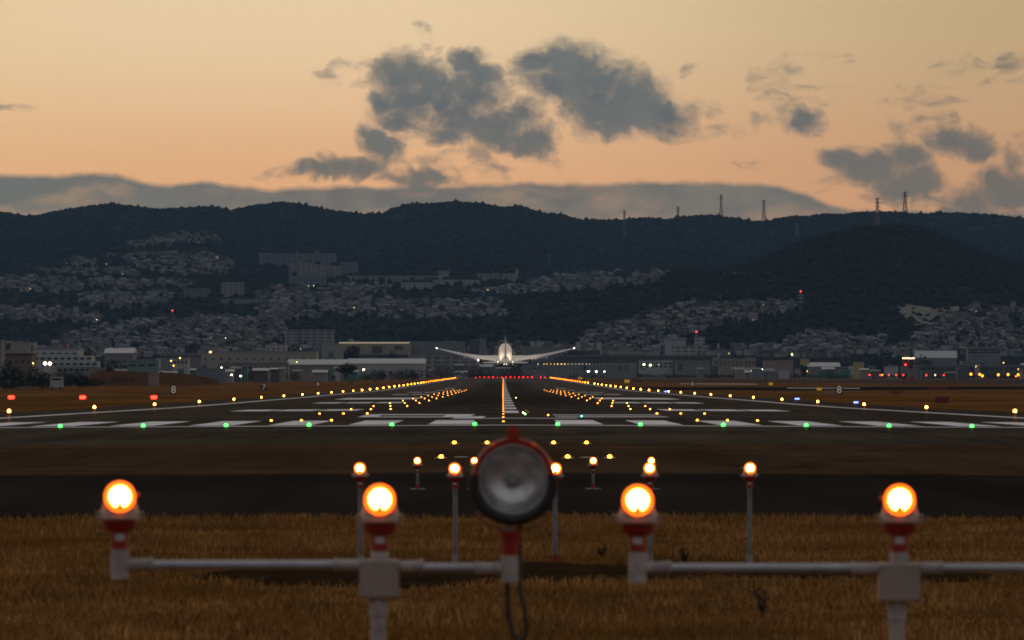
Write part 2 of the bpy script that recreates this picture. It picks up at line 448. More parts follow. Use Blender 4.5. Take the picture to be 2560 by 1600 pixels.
def lamp_head(parent, loc, yaw=0.0, knob=0, part='lamp_head'):
    """round hooded lamp on a flared collar; origin at the lens centre"""
    body = MB()
    body.lathe([(0.080, -0.078), (0.073, -0.060), (0.064, -0.035), (0.060, 0.0), (0.053, 0.028), (0.036, 0.048), (0.014, 0.058)], n=28)
    body.lathe([(0.058, -0.02), (0.0605, 0.03), (0.0605, 0.082)], axis='Y-', cap0=False, cap1=False)
    if knob: body.cyl((knob * 0.058, 0, 0.004), (knob * 0.076, 0, 0.006), 0.008, 0.007, 10)
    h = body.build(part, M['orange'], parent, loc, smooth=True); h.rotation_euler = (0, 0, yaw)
    g = MB(); g.lathe([(0.040, 0.081), (0.030, 0.086), (0.014, 0.089)], axis='Y-', cap0=False); g.build('lens', M['lens'], h, smooth=True)
    g = MB(); g.lathe([(0.0405, 0.080), (0.0590, 0.081), (0.0590, 0.085), (0.054, 0.087), (0.0405, 0.085)], axis='Y-', cap0=False, cap1=False); g.build('lens_ring', M['rim'], h, smooth=True)
    g = MB(); g.add([(-.019, -.094, -.050), (.019, -.094, -.050), (0.001, -.094, -.008), (-.019, -.088, -.050), (.019, -.088, -.050), (0.001, -.088, -.008)],
                    [(0, 1, 2), (5, 4, 3), (0, 2, 5, 3), (1, 4, 5, 2), (0, 3, 4, 1)]); g.build('lens_clip', M['lens_dim'], h)
    g = MB(); g.lathe([(0.066, -0.048), (0.072, -0.052), (0.082, -0.076), (0.088, -0.081), (0.088, -0.088), (0.066, -0.088)], cap0=False, cap1=False, n=32)
    for s in (-1, 1): g.box((s * 0.086, -.01, -0.071), (0.012, 0.05, 0.022))
    g.build('collar', M['skirt'], h, smooth=True)
    g = MB(); g.lathe([(0.0655, -0.0905), (0.066, -0.104), (0.060, -0.124), (0.044, -0.136), (0.034, -0.140)]); g.build('bowl', M['red'], h, smooth=True)
    g = MB(); g.cyl((0, 0, -0.140), (0, 0, -0.208), 0.033, 0.033, 24); g.build('neck', M['red'], h, smooth=True)
    g = MB(); g.box((0, -0.0325, -0.158), (0.036, 0.006, 0.026)); g.build('neck_label', M['label'], h)
    return h

def pole_lamp(x, y, d, ybase, label, group, foot=False, plate=False, knob=0):
    c = W(x, y, d); zb = gz(c.x, c.y)
    root = empty('approach_light', (c.x, c.y, zb)); tag(root, label, 'approach light', group)
    zl = c.z - zb
    lamp_head(root, (0, 0, zl), math.radians(random.uniform(-6, 6)), knob)
    g = MB(); g.cyl((0, 0, 0.09), (0, 0, zl - 0.208), 0.0245, 0.0245, 18); g.build('pole', M['pole_steel'], root, smooth=True)
    g = MB(); g.cyl((0, 0, -0.03), (0, 0, 0.10), 0.029, 0.029, 18); g.build('base_coupling', M['red'] if foot else M['steel'], root, smooth=True)
    if plate:
        g = MB(); g.cyl((0, 0, -0.02), (0, 0, 0.02), 0.13, 0.13, 24); g.build('base_plate', M['pole_steel'], root, smooth=True)
    return root
G2 = 'approach lamps on tall poles in the lawn'; G3 = 'approach lamps on short poles beside the dark paving'
for i, (x, y, k, txt) in enumerate([(901, 1170, 0, 'lit orange lamp on a tall grey pole behind the second front lamp'),
                       (1138, 1171, 1, 'lit orange lamp on a tall grey pole just left of the round spotlight'),
                       (1388, 1171, 0, 'lit orange lamp on a red-footed grey pole peeping out right of the round spotlight'),
                       (1625, 1170, 0, 'lit orange lamp on a tall pole right behind the third front lamp'),
                       (1874, 1170, -1, 'lit orange lamp alone on a tall dark grey pole, rightmost of the tall poles')]):
    pole_lamp(x, y, 47.7, 1420, txt, G2, foot=(i == 2), knob=k)
for i, (x, txt) in enumerate([(1044, 'small lit lamp on a short pole, leftmost beside the dark paving'),
                       (1187, 'small lit lamp on a short pole half hidden by the left rim of the spotlight'),
                       (1335, 'small lit lamp on a short pole wholly behind the round spotlight'),
                       (1483, 'small lit lamp on a short pole right of the spotlight, between two inset lights'),
                       (1629, 'small lit lamp showing just above the lamp behind the third front lamp')]):
    if i != 2: pole_lamp(x, 1151.5, 78.2, 1217, txt, G3, foot=True, plate=True)

# lamps let into the light paving
M['inset_glow'] = emit('inset_lamp_glow', (1.0, 0.24, 0.014), 30.0)
def inset_light(p, label, group, k=1.0, m=None, name='inset_light'):
    g = MB(); g.lathe([(0.13 * k, 0.0), (0.13 * k, 0.008), (0.10 * k, 0.022), (0.06 * k, 0.026)], cap0=False)
    o = g.build(name, M['pole_steel'], loc=p, smooth=True); tag(o, label, 'inset light', group)
    if m is not None:
        g = MB(); g.lathe([(0.030 * k, 0.0), (0.040 * k, 0.02), (0.034 * k, 0.05), (0.012 * k, 0.065)], origin=(0, -0.075 * k, 0.018), cap0=False); g.build('lamp_window', m, o, smooth=True)
    return o
G4 = 'inset lamps in the light paving'
for x, y, t in [(1103, 1143, 'nearer inset lamp, left of the spotlight'), (1419, 1143, 'nearer inset lamp between spotlight and short pole'), (1524, 1143, 'nearer inset lamp right of the short pole'),
                (1136, 1107, 'farther inset lamp, leftmost in its row'), (1218, 1107, 'farther inset lamp touching the upper left rim of the spotlight'),
                (1384, 1107, 'farther inset lamp just right of the spotlight top'), (1466, 1107, 'farther inset lamp, rightmost in its row')]:
    inset_light(gp(x, y + 3), 'glowing amber ' + t, G4, 1.3, M['inset_glow'])
for x, y, t in [(1153, 1144, 'left of the spotlight, between glowing lamps'), (1467, 1145, 'behind the short pole right of the spotlight')]:
    inset_light(gp(x, y), 'unlit pale inset light cover ' + t, 'unlit inset covers', 1.5)

# ---- the two light frames in front
DF = 17.8
def fx(x): return (x - CX) * DF / F
def fz(y): return H - (y - HY) * DF / F
def pipe(parent, name, xa, xb, y, r, m, rb=None):
    g = MB(); g.cyl((fx(xa), 0, fz(y)), (fx(xb), 0, fz(y)), r, rb or r, 20); return g.build(name, m, parent, smooth=True)
def vpipe(parent, name, x, ya, yb, r, m, r2=None):
    g = MB(); g.cyl((fx(x), 0, fz(ya)), (fx(x), 0, fz(yb)), r, r2 or r, 24); return g.build(name, m, parent, smooth=True)
def frame_box(root, x, y0, y1, half, xp):
    cx = fx(x); w = half * 2 * DF / F; h = (y1 - y0) * DF / F; zc = fz((y0 + y1) / 2)
    g = MB(); g.box((cx, 0.0, zc), (w, 0.11, h)); b = g.build('junction_box', M['plate'], root)
    bv = b.modifiers.new('bevel', 'BEVEL'); bv.width = 0.006; bv.segments = 2
    g = MB(); g.box((cx, -0.0575, zc), (w - 0.012, 0.005, h - 0.012)); g.build('lid', M['plate'], b)
    for sx in (-1, 1):
        for sz in (-1, 1):
            g = MB(); g.cyl((cx + sx * (w / 2 - .015), -0.0602, zc + sz * (h / 2 - .015)), (cx + sx * (w / 2 - .015), -0.066, zc + sz * (h / 2 - .015)), 0.006, 0.005, 8); g.build('bolt', M['steel'], b)
    vpipe(root, 'post_collar', xp, y1, y1 + 45, 0.037, M['white'])
    vpipe(root, 'post', xp, y1 + 45, 2165, 0.030, M['white'])
def coupling(root, xa, xb, y):
    g = MB(); z = fz(y); a, b = fx(xa), fx(xb)
    g.cyl((a, 0, z), (b, 0, z), 0.0235, 0.0235, 20)
    e = 0.012 if b > a else -0.012
    g.cyl((b - e, 0, z), (b, 0, z), 0.0275, 0.0275, 20); q = g.build('pipe_coupling', M['white'], root, smooth=True)
    for t in (.35, .72): g = MB(); xx = a + (b - a) * t; g.cyl((xx, -.022, z + .004), (xx, -.031, z + .005), .0055, .0045, 8); g.build('set_screw', M['steel'], q)

left = empty('approach_light_gantry', (0, DF, 0)); tag(left, 'white pipe frame in the left foreground carrying two lit orange lamps and a round spotlight', 'light frame', 'foreground approach light frames')
right = empty('approach_light_gantry', (0, DF, 0)); tag(right, 'white pipe frame in the right foreground carrying two lit orange lamps', 'light frame', 'foreground approach light frames')
# left frame
lamp_head(left, (fx(300), 0, fz(1240)), math.radians(5), 1); lamp_head(left, (fx(950), 0, fz(1247)), 0.02)
vpipe(left, 'pipe_elbow', 300, 1373, 1446, 0.0355, M['white'])
coupling(left, 318, 384, 1411); pipe(left, 'cross_pipe', 384, 838, 1412, 0.0185, M['steel']); coupling(left, 899, 836, 1413)
vpipe(left, 'upper_pipe', 950, 1378, 1400, 0.0355, M['white']); frame_box(left, 948, 1399, 1494, 48.5, 946)
coupling(left, 997, 1058, 1416); pipe(left, 'cross_pipe', 1057, 1190, 1419, 0.0185, M['steel']); coupling(left, 1256, 1189, 1421)
vpipe(left, 'pipe_elbow', 1274, 1388, 1455, 0.0335, M['white'])
# right frame
lamp_head(right, (fx(1594), 0, fz(1249)), -0.02); lamp_head(right, (fx(2249), 0, fz(1248)), math.radians(-5), -1)
vpipe(right, 'pipe_elbow', 1594, 1380, 1457, 0.0355, M['white'])
coupling(right, 1612, 1676, 1419); pipe(right, 'cross_pipe', 1675, 2130, 1420, 0.0185, M['steel']); coupling(right, 2196, 2128, 1422)
vpipe(right, 'upper_pipe', 2247, 1380, 1408, 0.0355, M['white']); frame_box(right, 2247, 1407, 1503, 51.0, 2242)
coupling(right, 2298, 2357, 1420); pipe(right, 'cross_pipe', 2356, 2800, 1420, 0.0185, M['steel']); coupling(right, 2856, 2799, 1421)
# round spotlight (strobe) on the left frame
sc = Vector((fx(1283), -0.02, fz(1198)))
M['mirror'] = mat('dull_reflector', (0.86, 0.84, 0.80), 0.24, metal=0.6, var=0.6, scale=14)
M['glass'] = mat('spot_glass', (0.30, 0.30, 0.30), 0.12, var=0.3, scale=5, alpha=0.22)
g = MB(); 
g.lathe([(0.132, 0.045), (0.158, 0.050), (0.162, 0.03), (0.160, -0.02), (0.13, -0.09), (0.07, -0.13), (0.03, -0.14)], axis='Y-', n=48, cap0=False)
sp = g.build('spotlight', M['red'], left, sc, smooth=True)
g = MB(); g.torus((0, -0.046, -0.003), 0.152, 0.0230, n=30, a0=math.radians(172), a1=math.radians(368)); g.build('rubber_hood', M['black'], sp, smooth=True)
g = MB()
for k in range(25):
    a = math.radians(192 + 156 * k / 24)
    if k: 
        a0 = math.radians(192 + 156 * (k - 1) / 24)
        q = [];  
        for aa in (a0, a):
            for r, yy in ((0.161, -0.050), (0.166, -0.02), (0.162, 0.05)): q.append((r * math.cos(aa), yy, r * math.sin(aa)))
        g.add(q, [(0, 1, 4, 3), (1, 2, 5, 4)])
g.build('rubber_apron', M['black'], sp, smooth=True)
g = MB(); g.lathe([(0.130, 0.040), (0.118, 0.010), (0.085, -0.022), (0.045, -0.040), (0.012, -0.045)], axis='Y-', n=48, cap0=False); g.build('reflector', M['mirror'], sp, smooth=True)
g = MB(); g.lathe([(0.022, -0.04), (0.022, -0.01), (0.012, 0.004)], axis='Y-', n=20); g.build('flash_tube', M['steel'], sp, smooth=True)
g = MB(); g.lathe([(0.1315, 0.0405), (0.10, 0.053), (0.05, 0.060), (0.004, 0.062)], axis='Y-', n=48, cap0=False); g.build('front_glass', M['glass'], sp, smooth=True)
g = MB(); g.torus((0, -0.0505, 0), 0.1325, 0.0035, n=48); g.build('glass_ring', M['steel'], sp, smooth=True)
g = MB(); g.box((0, -.01, 0.172), (0.052, 0.06, 0.036)); g.box((0, -.01, 0.197), (0.030, 0.03, 0.02)); b = g.build('top_latch', M['red'], sp)
for a in (25, 155, 60, 120):
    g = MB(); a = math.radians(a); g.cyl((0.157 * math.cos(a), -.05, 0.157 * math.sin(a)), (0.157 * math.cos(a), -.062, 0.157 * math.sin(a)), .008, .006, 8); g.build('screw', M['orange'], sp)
g = MB(); pts = []
for k in range(25):
    a = math.pi + math.pi * k / 24; pts.append((0.137 * math.cos(a) , 0.03, -0.125 + 0.072 * math.sin(a)))
g.tube(pts, 0.007, 8); M['bracket'] = mat('pale_orange_bracket', (0.42, 0.16, 0.07), 0.5); g.build('yoke', M['bracket'], sp, smooth=True)
vpipe(left, 'spotlight_stem', 1269, 1290, 1332, 0.0165, M['steel']); vpipe(left, 'spotlight_fitting', 1276, 1326, 1345, 0.040, M['red'], 0.036); vpipe(left, 'spotlight_neck', 1275, 1345, 1389, 0.035, M['red'], 0.031)
pts = [(fx(1298), .02, fz(y)) for y in (1296, 1330)] ; g = MB(); g.tube([(fx(1299), .02, fz(1285)), (fx(1299), .045, fz(1330)), (fx(1299), .05, fz(1400)), (fx(1299), .03, fz(1450)), (fx(1303), .0, fz(1490)), (fx(1313), 0, fz(1530)), (fx(1318), 0, fz(1565)), (fx(1311), 0, fz(1594)), (fx(1298), 0, fz(1604)), (fx(1284), 0, fz(1590)), (fx(1274), 0, fz(1555)), (fx(1269), 0, fz(1500)), (fx(1268), 0, fz(1452))], 0.0088, 10)
g.build('cable_loop', M['black'], left, smooth=True)

# ------------------------------------------------------------------ runway lamps
M['amber'] = emit('runway_lamp_glass', (1.0, 0.31, 0.035), 38.0)
M['amber_mid'] = emit('far_runway_lamp_glass', (1.0, 0.30, 0.02), 45.0, 'NONE')
M['amber_far'] = emit('distant_runway_lamp_glass', (1.0, 0.17, 0.005), 24.0, 'NONE')
M['green'] = emit('green_lamp_glass', (0.04, 1.0, 0.07), 8.0)
M['redlamp'] = emit('red_lamp_glass', (1.0, 0.006, 0.008), 9.0, 'NONE')
M['papi'] = emit('red_beam_glass', (1.0, 0.008, 0.004), 32.0)
M['blue'] = emit('blue_lamp_glass', (0.10, 0.16, 1.0), 9.0)
M['fixture'] = mat('yellow_fixture_paint', (0.30, 0.17, 0.04), 0.5)
M['tdz'] = emit('touchdown_lamp_glass', (1.0, 0.32, 0.03), 17.0, 'NONE')
M['centre'] = emit('centre_lamp_glass', (1.0, 0.34, 0.03), 9.0, 'NONE')

def edge_proto(glass, r):
    g = MB(); g.lathe([(0.13, 0.0), (0.13, 0.02), (0.05, 0.05), (0.045, 0.16), (0.09, 0.2), (0.09, 0.23)], n=12)
    o = g.build('runway_edge_light', M['fixture'], smooth=True)
    g = MB(); g.lathe([(r * .75, 0.23), (r, 0.23 + r * .6), (r * .85, 0.23 + r * 1.4), (r * .3, 0.23 + r * 1.8)], n=10); g.build('lamp_glass', glass, o, smooth=True)
    return o
pa = [edge_proto(M['amber'], 0.105), edge_proto(M['amber_mid'], 0.15), edge_proto(M['amber_far'], 0.17)]
used = [False] * 3
for i in range(48):
    d = 288.2 + 60.2 * i
    for s, side in ((-1, 'left'), (1, 'right')):
        k = 0 if i < 12 else (1 if i < 26 else 2)
        if s == 1 and i in (23,): continue          # one lamp of the right row is out
        o = pa[k] if not used[k] else copy_tree(pa[k]); used[k] = True
        x = RC + s * 31.5; o.location = (x, d, gz(x, d) + 0.012)
        tag(o, 'amber runway edge lamp, %s from the camera along the %s edge' % (ordinal(i), side), 'runway light', 'runway edge lamps')
g = MB(); g.lathe([(0.10, 0.0), (0.10, 0.01), (0.05, 0.028)], n=10, cap0=False); cl = g.build('centreline_light', M['steel'], smooth=True)
g = MB(); g.lathe([(0.04, 0.018), (0.05, 0.03), (0.045, 0.05), (0.02, 0.06)], n=8); g.build('lamp_glass', M['centre'], cl, smooth=True)
g = MB(); g.lathe([(0.10, 0.0), (0.10, 0.01), (0.05, 0.028)], n=10, cap0=False); cl2 = g.build('centreline_light', M['steel'], smooth=True)
g = MB(); g.lathe([(0.07, 0.018), (0.09, 0.07), (0.07, 0.12), (0.03, 0.15)], n=8); M['centre2'] = emit('far_centre_lamp_glass', (1.0, 0.26, 0.01), 3.6, 'NONE'); g.build('lamp_glass', M['centre2'], cl2, smooth=True)
first = [True, True]
for i in range(96):
    d = 218 + 30.2 * i; k = 0 if i < 16 else 1; p = (cl, cl2)[k]
    o = p if first[k] else copy_tree(p); first[k] = False
    o.location = (0.02, d, gz(0.02, d) + 0.012)
    tag(o, 'amber lamp let into the runway, %s from the camera in the centre line' % ordinal(i), 'inset light', 'runway centre line lamps')
g = MB(); g.lathe([(0.10, 0.0), (0.10, 0.01), (0.05, 0.028)], n=10, cap0=False); td = g.build('touchdown_light', M['steel'], smooth=True)
g = MB(); g.lathe([(0.04, 0.018), (0.055, 0.04), (0.045, 0.07), (0.02, 0.09)], n=8); g.build('lamp_glass', M['tdz'], td, smooth=True)
first = True
for k in range(15):
    for s, side in ((-1, 'left'), (1, 'right')):
        for q in range(3):
            o = td if first else copy_tree(td); first = False
            d = 229 + 60.2 * k; x = RC + s * (9.1 + 1.5 * q); o.location = (x, d, gz(x, d) + 0.012)
            tag(o, '%s amber touchdown lamp in the %s %s bar of three' % (['inner', 'middle', 'outer'][q], ordinal(k), side), 'inset light', 'touchdown zone lamps')
# threshold lamps
g = MB(); g.lathe([(0.15, 0.0), (0.15, 0.012), (0.10, 0.035), (0.05, 0.04)], n=14, cap0=False); th = g.build('threshold_light', M['steel'], smooth=True)
g = MB(); g.lathe([(0.06, 0.02), (0.088, 0.06), (0.075, 0.12), (0.03, 0.15)], n=10); g.build('lamp_glass', M['green'], th, smooth=True)
for i in range(16):
    o = th if i == 0 else copy_tree(th)
    x = RC + 3.58 * (i - 7.5); o.location = (x, 198.8, gz(x, 198.8) + 0.012)
    tag(o, 'green threshold lamp, %s from the left along the white threshold line' % ordinal(i), 'threshold light', 'green threshold lamps')
# runway end lamps
g = MB(); g.lathe([(0.2, 0.0), (0.2, 0.05), (0.08, 0.1)], n=10); en = g.build('runway_end_light', M['fixture'], smooth=True)
g = MB(); g.lathe([(0.2, 0.1), (0.34, 0.35), (0.30, 0.7), (0.1, 0.85)], n=8); g.build('lamp_glass', M['redlamp'], en, smooth=True)
for i in range(17):
    o = en if i == 0 else copy_tree(en)
    x = -18.6 + 2.95 * i; o.location = (x, 3126, gz(x, 3126) + 0.05)
    k = random.uniform(0.75, 1.15); o.scale = (k, k, k)
    tag(o, 'red lamp, %s from the left in the row across the far runway end' % ordinal(i), 'runway light', 'red runway end lamps')
# odd small inset lamps beside the centre line
M['pgreen'] = emit('pale_green_glass', (0.3, 1.0, 0.35), 25.0); M['pamber'] = emit('pale_amber_glass', (1.0, 0.7, 0.25), 25.0); M['cyan'] = emit('cyan_glass', (0.1, 0.9, 0.7), 14.0)
for x, y, m, t in [(1307.5, 1033.5, 'pamber', 'tiny pale amber inset lamp, left one near the yellow taxi line'), (1313, 1037, 'pgreen', 'tiny pale green inset lamp near the yellow taxi line'),
                   (1370.5, 1039.5, 'tdz', 'lone tiny orange inset lamp between centre line and right designator'), (1454, 1042.5, 'cyan', 'tiny cyan inset lamp on the right designator marking'),
                   (1290, 995, 'pamber', 'tiny dim amber inset lamp right of the farther centre stripes')]:
    inset_light(gp(x, y), t, 'stray taxi lead lamps', 0.9, M[m])
# PAPI boxes
for i, x in enumerate((27, 205, 383)):
    d = 581.0; X = (x - CX) * d / F + 0.1; z = gz(X, d); zl = H - (993.2 - HY) * d / F
    r = empty('approach_slope_light', (X, d, z)); tag(r, 'red glowing slope indicator box on the left grass, %s from the left' % ORD[i], 'slope light', 'red slope indicators left of the runway')
    h = zl - z
    g = MB(); g.box((0, .35, h), (.86, 0.9, 0.42)); b = g.build('housing', M['fixture'], r)
    for q in (-0.18, 0.0, 0.18):
        g = MB(); g.cyl((q, -0.11, h), (q, -0.13, h), 0.20, 0.19, 14); g.build('lens', M['papi'], b)
    for a in (-.45, .45):
        for c in (0.0, .7):
            g = MB(); g.cyl((a, c, -0.05), (a, c, h - .17), 0.035, 0.035, 8); g.build('leg', M['fixture'], r)
# blue taxiway lamps
for x, y, t in [(1993, 999.5, 'blue taxiway lamp on the right grass edge, middle of three'), (2140, 1009.5, 'blue taxiway lamp nearest the camera, right of the runway edge'), (1666, 979, 'faintest, farthest blue taxiway lamp beside the right runway edge')]:
    p = gp(x, y + 3); g = MB(); g.cyl((0, 0, 0), (0, 0, .2), .05, .05, 8); o = g.build('taxiway_light', M['fixture'], loc=p); tag(o, t, 'taxiway light', 'blue taxiway lamps')
    g = MB(); g.box((0, 0, .27), (p.y * 11 / F, .14, .13)); g.build('lamp_glass', M['blue'], o)

# ------------------------------------------------------------------ aeroplane taking off
M['fus'] = mat('aircraft_white_paint', (0.86, 0.83, 0.78), 0.3, var=0.04, scale=0.4)
M['wing'] = mat('aircraft_grey_paint', (0.60, 0.61, 0.63), 0.35, var=0.08, scale=0.5)
M['dark'] = mat('dark_metal', (0.02, 0.019, 0.018), 0.5, metal=0.3)
M['navy'] = mat('fin_trim_paint', (0.05, 0.045, 0.06), 0.5)
M['tyre'] = mat('tyre_rubber', (0.008, 0.008, 0.008), 0.8)
M['navlight'] = emit('white_navigation_lamp', (1.0, 0.80, 0.55), 14.0, 'NONE')
M['logolight'] = emit('logo_lamp', (1.0, 0.78, 0.5), 9.0, 'NONE')
def loft(mb, secs, close=True):
    """secs: list of rings with equal point count"""
    n = len(secs[0]); vs = [p for r in secs for p in r]
    fs = [(k * n + i, k * n + (i + 1) % n, (k + 1) * n + (i + 1) % n, (k + 1) * n + i) for k in range(len(secs) - 1) for i in range(n)]
    fs += [tuple(range(n - 1, -1, -1)), tuple(range((len(secs) - 1) * n, len(secs) * n))]
    mb.add(vs, fs)
AIR = [(1.0, 0.0), (0.75, 0.028), (0.45, 0.058), (0.2, 0.056), (0.05, 0.03), (0.0, 0.0), (0.05, -0.022), (0.3, -0.04), (0.6, -0.03), (0.85, -0.012)]
def foil(secs):
    """secs: (x, y leading edge, z, chord, thickness factor); y forward, a few degrees of incidence"""
    return [[(x, y - c * a, z + c * b * t - c * a * .075) for a, b in AIR] for x, y, z, c, t in secs]
def plane():
    root = empty('airliner', (1.02, 2016, 7.45 + H)); root.rotation_euler = (math.radians(8.4), 0, 0)
    tag(root, 'white twin-engined airliner just taking off, seen from behind above the runway', 'airliner')
    g = MB(); secs = []
    R = 2.93
    for y, r, dz in [(-28.6, .22, .62), (-28, .42, .6), (-26, .68, .5), (-22, 1.12, .34), (-17, 1.75, .18), (-12, 2.35, .06), (-8, 2.76, .02), (-4, R, 0), (14, R, 0), (19, 2.7, -.2), (23, 2.2, -.45), (26.5, 1.3, -.75), (28, .5, -.9)]:
        secs.append([(r * math.cos(2 * math.pi * i / 32) * (1.0), y, dz + r * 1.02 * math.sin(2 * math.pi * i / 32)) for i in range(32)])
    loft(g, secs); f = g.build('fuselage', M['fus'], root, smooth=50)
    g = MB(); g.cyl((0, -29.1, .63), (0, -28.5, .62), .15, .2, 10); g.build('tail_cone', M['dark'], f)
    for s, side in ((-1, 0), (1, 0)):
        g = MB(); loft(g, foil([(s * 1.5, 9.5, -1.6, 12.5, 1.0), (s * 3.0, 8.2, -1.5, 11.2, 1.0), (s * 9.8, 3.6, -0.9, 7.2, .95), (s * 18, -1.9, 0.9, 4.6, .9), (s * 24.5, -6.4, 2.9, 3.0, .8), (s * 28.2, -9.6, 4.1, 1.7, .8), (s * 29.9, -11.8, 4.8, .6, .8)]))
        w = g.build('wing', M['wing'], root, smooth=50)
        g = MB(); loft(g, foil([(s * 4, -2.6, -1.75, 2.6, .7), (s * 9.3, -2.9, -1.2, 1.9, .7)])); loft(g, foil([(s * 11.2, -3.6, -1.0, 1.7, .7), (s * 18.5, -5.9, .1, 1.2, .7)])); g.build('flap', M['wing'], w, smooth=50)
        for q, (fxx, fyy, fzz) in enumerate([(6.5, -3.4, -1.75), (13.2, -4.5, -1.05), (18.0, -5.9, -.25)]):
            g = MB(); g.lathe([(.05, 2.6), (.28, 1.2), (.3, 0), (.2, -1.2), (.03, -2.2)], origin=(s * fxx, fyy, fzz), axis='Y-', n=10); g.build('flap_fairing', M['wing'], w, smooth=True)
        g = MB(); g.box((s * 29.9, -12.5, 4.8), (.34, .4, .3)); g.build('navigation_light', M['navlight'], w)
        # engine: intake, fan cowl, dark core nozzle
        e = MB(); e.lathe([(1.5, -5.6), (1.72, -5.2), (1.82, -3.4), (1.70, -1.2), (1.42, 0.2), (1.3, 0.1), (0.9, -1.0)], origin=(s * 9.9, 1.0, -2.9), axis='Y-', n=24, cap0=False, cap1=False)
        e = e.build('engine', M['dark'], root, smooth=40)
        g = MB(); g.lathe([(1.0, -1.6), (0.95, 0.2), (0.7, 1.0), (.45, 1.0), (.3, 1.6), (.05, 2.2)], origin=(s * 9.9, 1.0, -2.9), axis='Y-', n=20); g.build('nozzle', M['dark'], e, smooth=True)
        g = MB(); g.lathe([(1.45, -5.0), (.3, -5.1), (.05, -5.6)], origin=(s * 9.9, 1.0, -2.9), axis='Y-', n=20, cap0=False); g.build('fan', M['dark'], e)
        g = MB(); g.box((s * 9.9, 1.5, -1.4), (.35, 4.2, 1.2)); g.build('pylon', M['wing'], e)
        g = MB(); loft(g, foil([(s * .7, -20.2, .45, 5.0, .6), (s * 9.7, -26.0, .55, 1.6, .6)])); g.build('tailplane', M['wing'], root, smooth=50)
        g = MB(); g.box((s * 3.2, -25.6, .75), (.22, .3, .2)); g.build('logo_light', M['logolight'], root)
        # main gear
        g = MB(); g.cyl((s * 4.2, -1.5, -2.0), (s * 4.9, -1.5, -4.6), .24, .2, 10); g.cyl((s * 2.6, -1.2, -2.3), (s * 4.8, -1.5, -3.9), .12, .12, 8); g.box((s * 4.9, -1.5, -4.75), (.3, 2.6, .3))
        ge = g.build('main_gear', M['dark'], root)
        for a in (-1, 1):
            for c in (-.75, .75):
                g = MB(); wx = s * 4.9 + c * .62 * 1; g.lathe([(.30, -.24), (.62, -.22), (.68, -.1), (.68, .1), (.62, .22), (.30, .24)], n=18)
                wh = g.build('wheel', M['tyre'], ge, loc=(s * 4.9 + c * .65, -1.5 + a * .78, -4.75), smooth=True); wh.rotation_euler = (0, math.pi / 2, 0)
        g = MB(); g.box((s * 3.4, -1.5, -3.4), (.12, 2.4, 1.5)); g.build('gear_door', M['wing'], ge)
    g = MB(); loft(g, [[(p[2], p[1], q) for p in [(0, y - c * a, c * b * .9) for a, b in AIR]] for y, q, c in ((-16.0, 2.4, 9.2), (-18.5, 4.2, 7.4), (-23.4, 9.0, 4.6), (-26.2, 11.8, 3.0))])
    fin = g.build('fin', M['fus'], root, smooth=50)
    g = MB(); g.box((0, -25.6, 5.1), (.30, .5, 6.0)); g.build('rudder_gap', M['navy'], fin)
    # nose gear
    g = MB(); g.cyl((0, 19, -2.6), (0, 19.4, -4.6), .14, .14, 8); ng = g.build('nose_gear', M['dark'], root)
    for s in (-1, 1):
        g = MB(); g.lathe([(.2, -.15), (.48, -.14), (.5, 0), (.48, .14), (.2, .15)], n=14); wh = g.build('wheel', M['tyre'], ng, loc=(s * .3, 19.4, -4.7), smooth=True); wh.rotation_euler = (0, math.pi / 2, 0)
    for x, z in ((-.5, -.1), (.55, -.15)):
        g = MB(); g.box((x, -27.0, z), (.2, .3, .2)); g.build('tail_light', M['logolight'], root)
    g = MB(); g.box((-11.9, -2.2, -2.0), (.4, .3, .4)); g.build('wing_light', M['navlight'], root)
    # the aircraft's own logo flood lamps on the tailplane
    for s in (-1, 1):
        l = bpy.data.lights.new('logo_flood', 'SPOT'); l.energy = PLANE_LAMP; l.color = (1.0, .80, .56); l.spot_size = math.radians(75); l.spot_blend = .8; l.shadow_soft_size = .3
        o = bpy.data.objects.new('logo_flood', l); COL.objects.link(o); o.parent = root; o.location = (s * 9.0, -25.2, 2.6)
        o.rotation_euler = Vector((-s * 9.0, 36.0, .6)).to_track_quat('-Z', 'Y').to_euler()
PLANE_LAMP = 22000
plane()

# ------------------------------------------------------------------ hills
RIDGE = [(-1500, 560), (-800, 540), (-300, 520), (0, 533), (75, 546), (130, 534), (200, 522), (280, 513), (340, 520), (400, 527), (470, 523), (530, 519), (575, 530), (640, 517), (710, 508), (760, 516), (830, 530), (900, 538),
         (950, 541), (985, 524), (1020, 515), (1080, 511), (1140, 508), (1200, 512), (1265, 522), (1304, 518), (1333, 529), (1357, 537), (1402, 538), (1439, 553), (1492, 553), (1545, 554), (1608, 548), (1666, 553), (1703, 546),
         (1788, 541), (1830, 549), (1862, 554), (1910, 558), (1950, 550), (1984, 543), (2021, 545), (2068, 538), (2105, 541), (2148, 534), (2222, 533), (2285, 539), (2391, 535), (2497, 542), (2560, 550), (2900, 570), (3600, 560), (4300, 590)]
F1R = [(-1500, 925), (500, 925), (700, 905), (820, 880), (880, 832), (960, 802), (1060, 800), (1150, 806), (1200, 788), (1240, 762), (1300, 744), (1420, 733), (1500, 725), (1560, 706), (1600, 693), (1690, 682), (1800, 682), (1880, 664), (1960, 628), (2020, 602),
       (2060, 590), (2110, 580), (2180, 571), (2250, 567), (2310, 577), (2370, 598), (2440, 628), (2560, 668), (2700, 700), (3100, 740), (4300, 780)]
def fbm(x, y, s): return mnoise.fractal(Vector((x / s, y / s, 3.1)), 0.9, 2.1, 5)
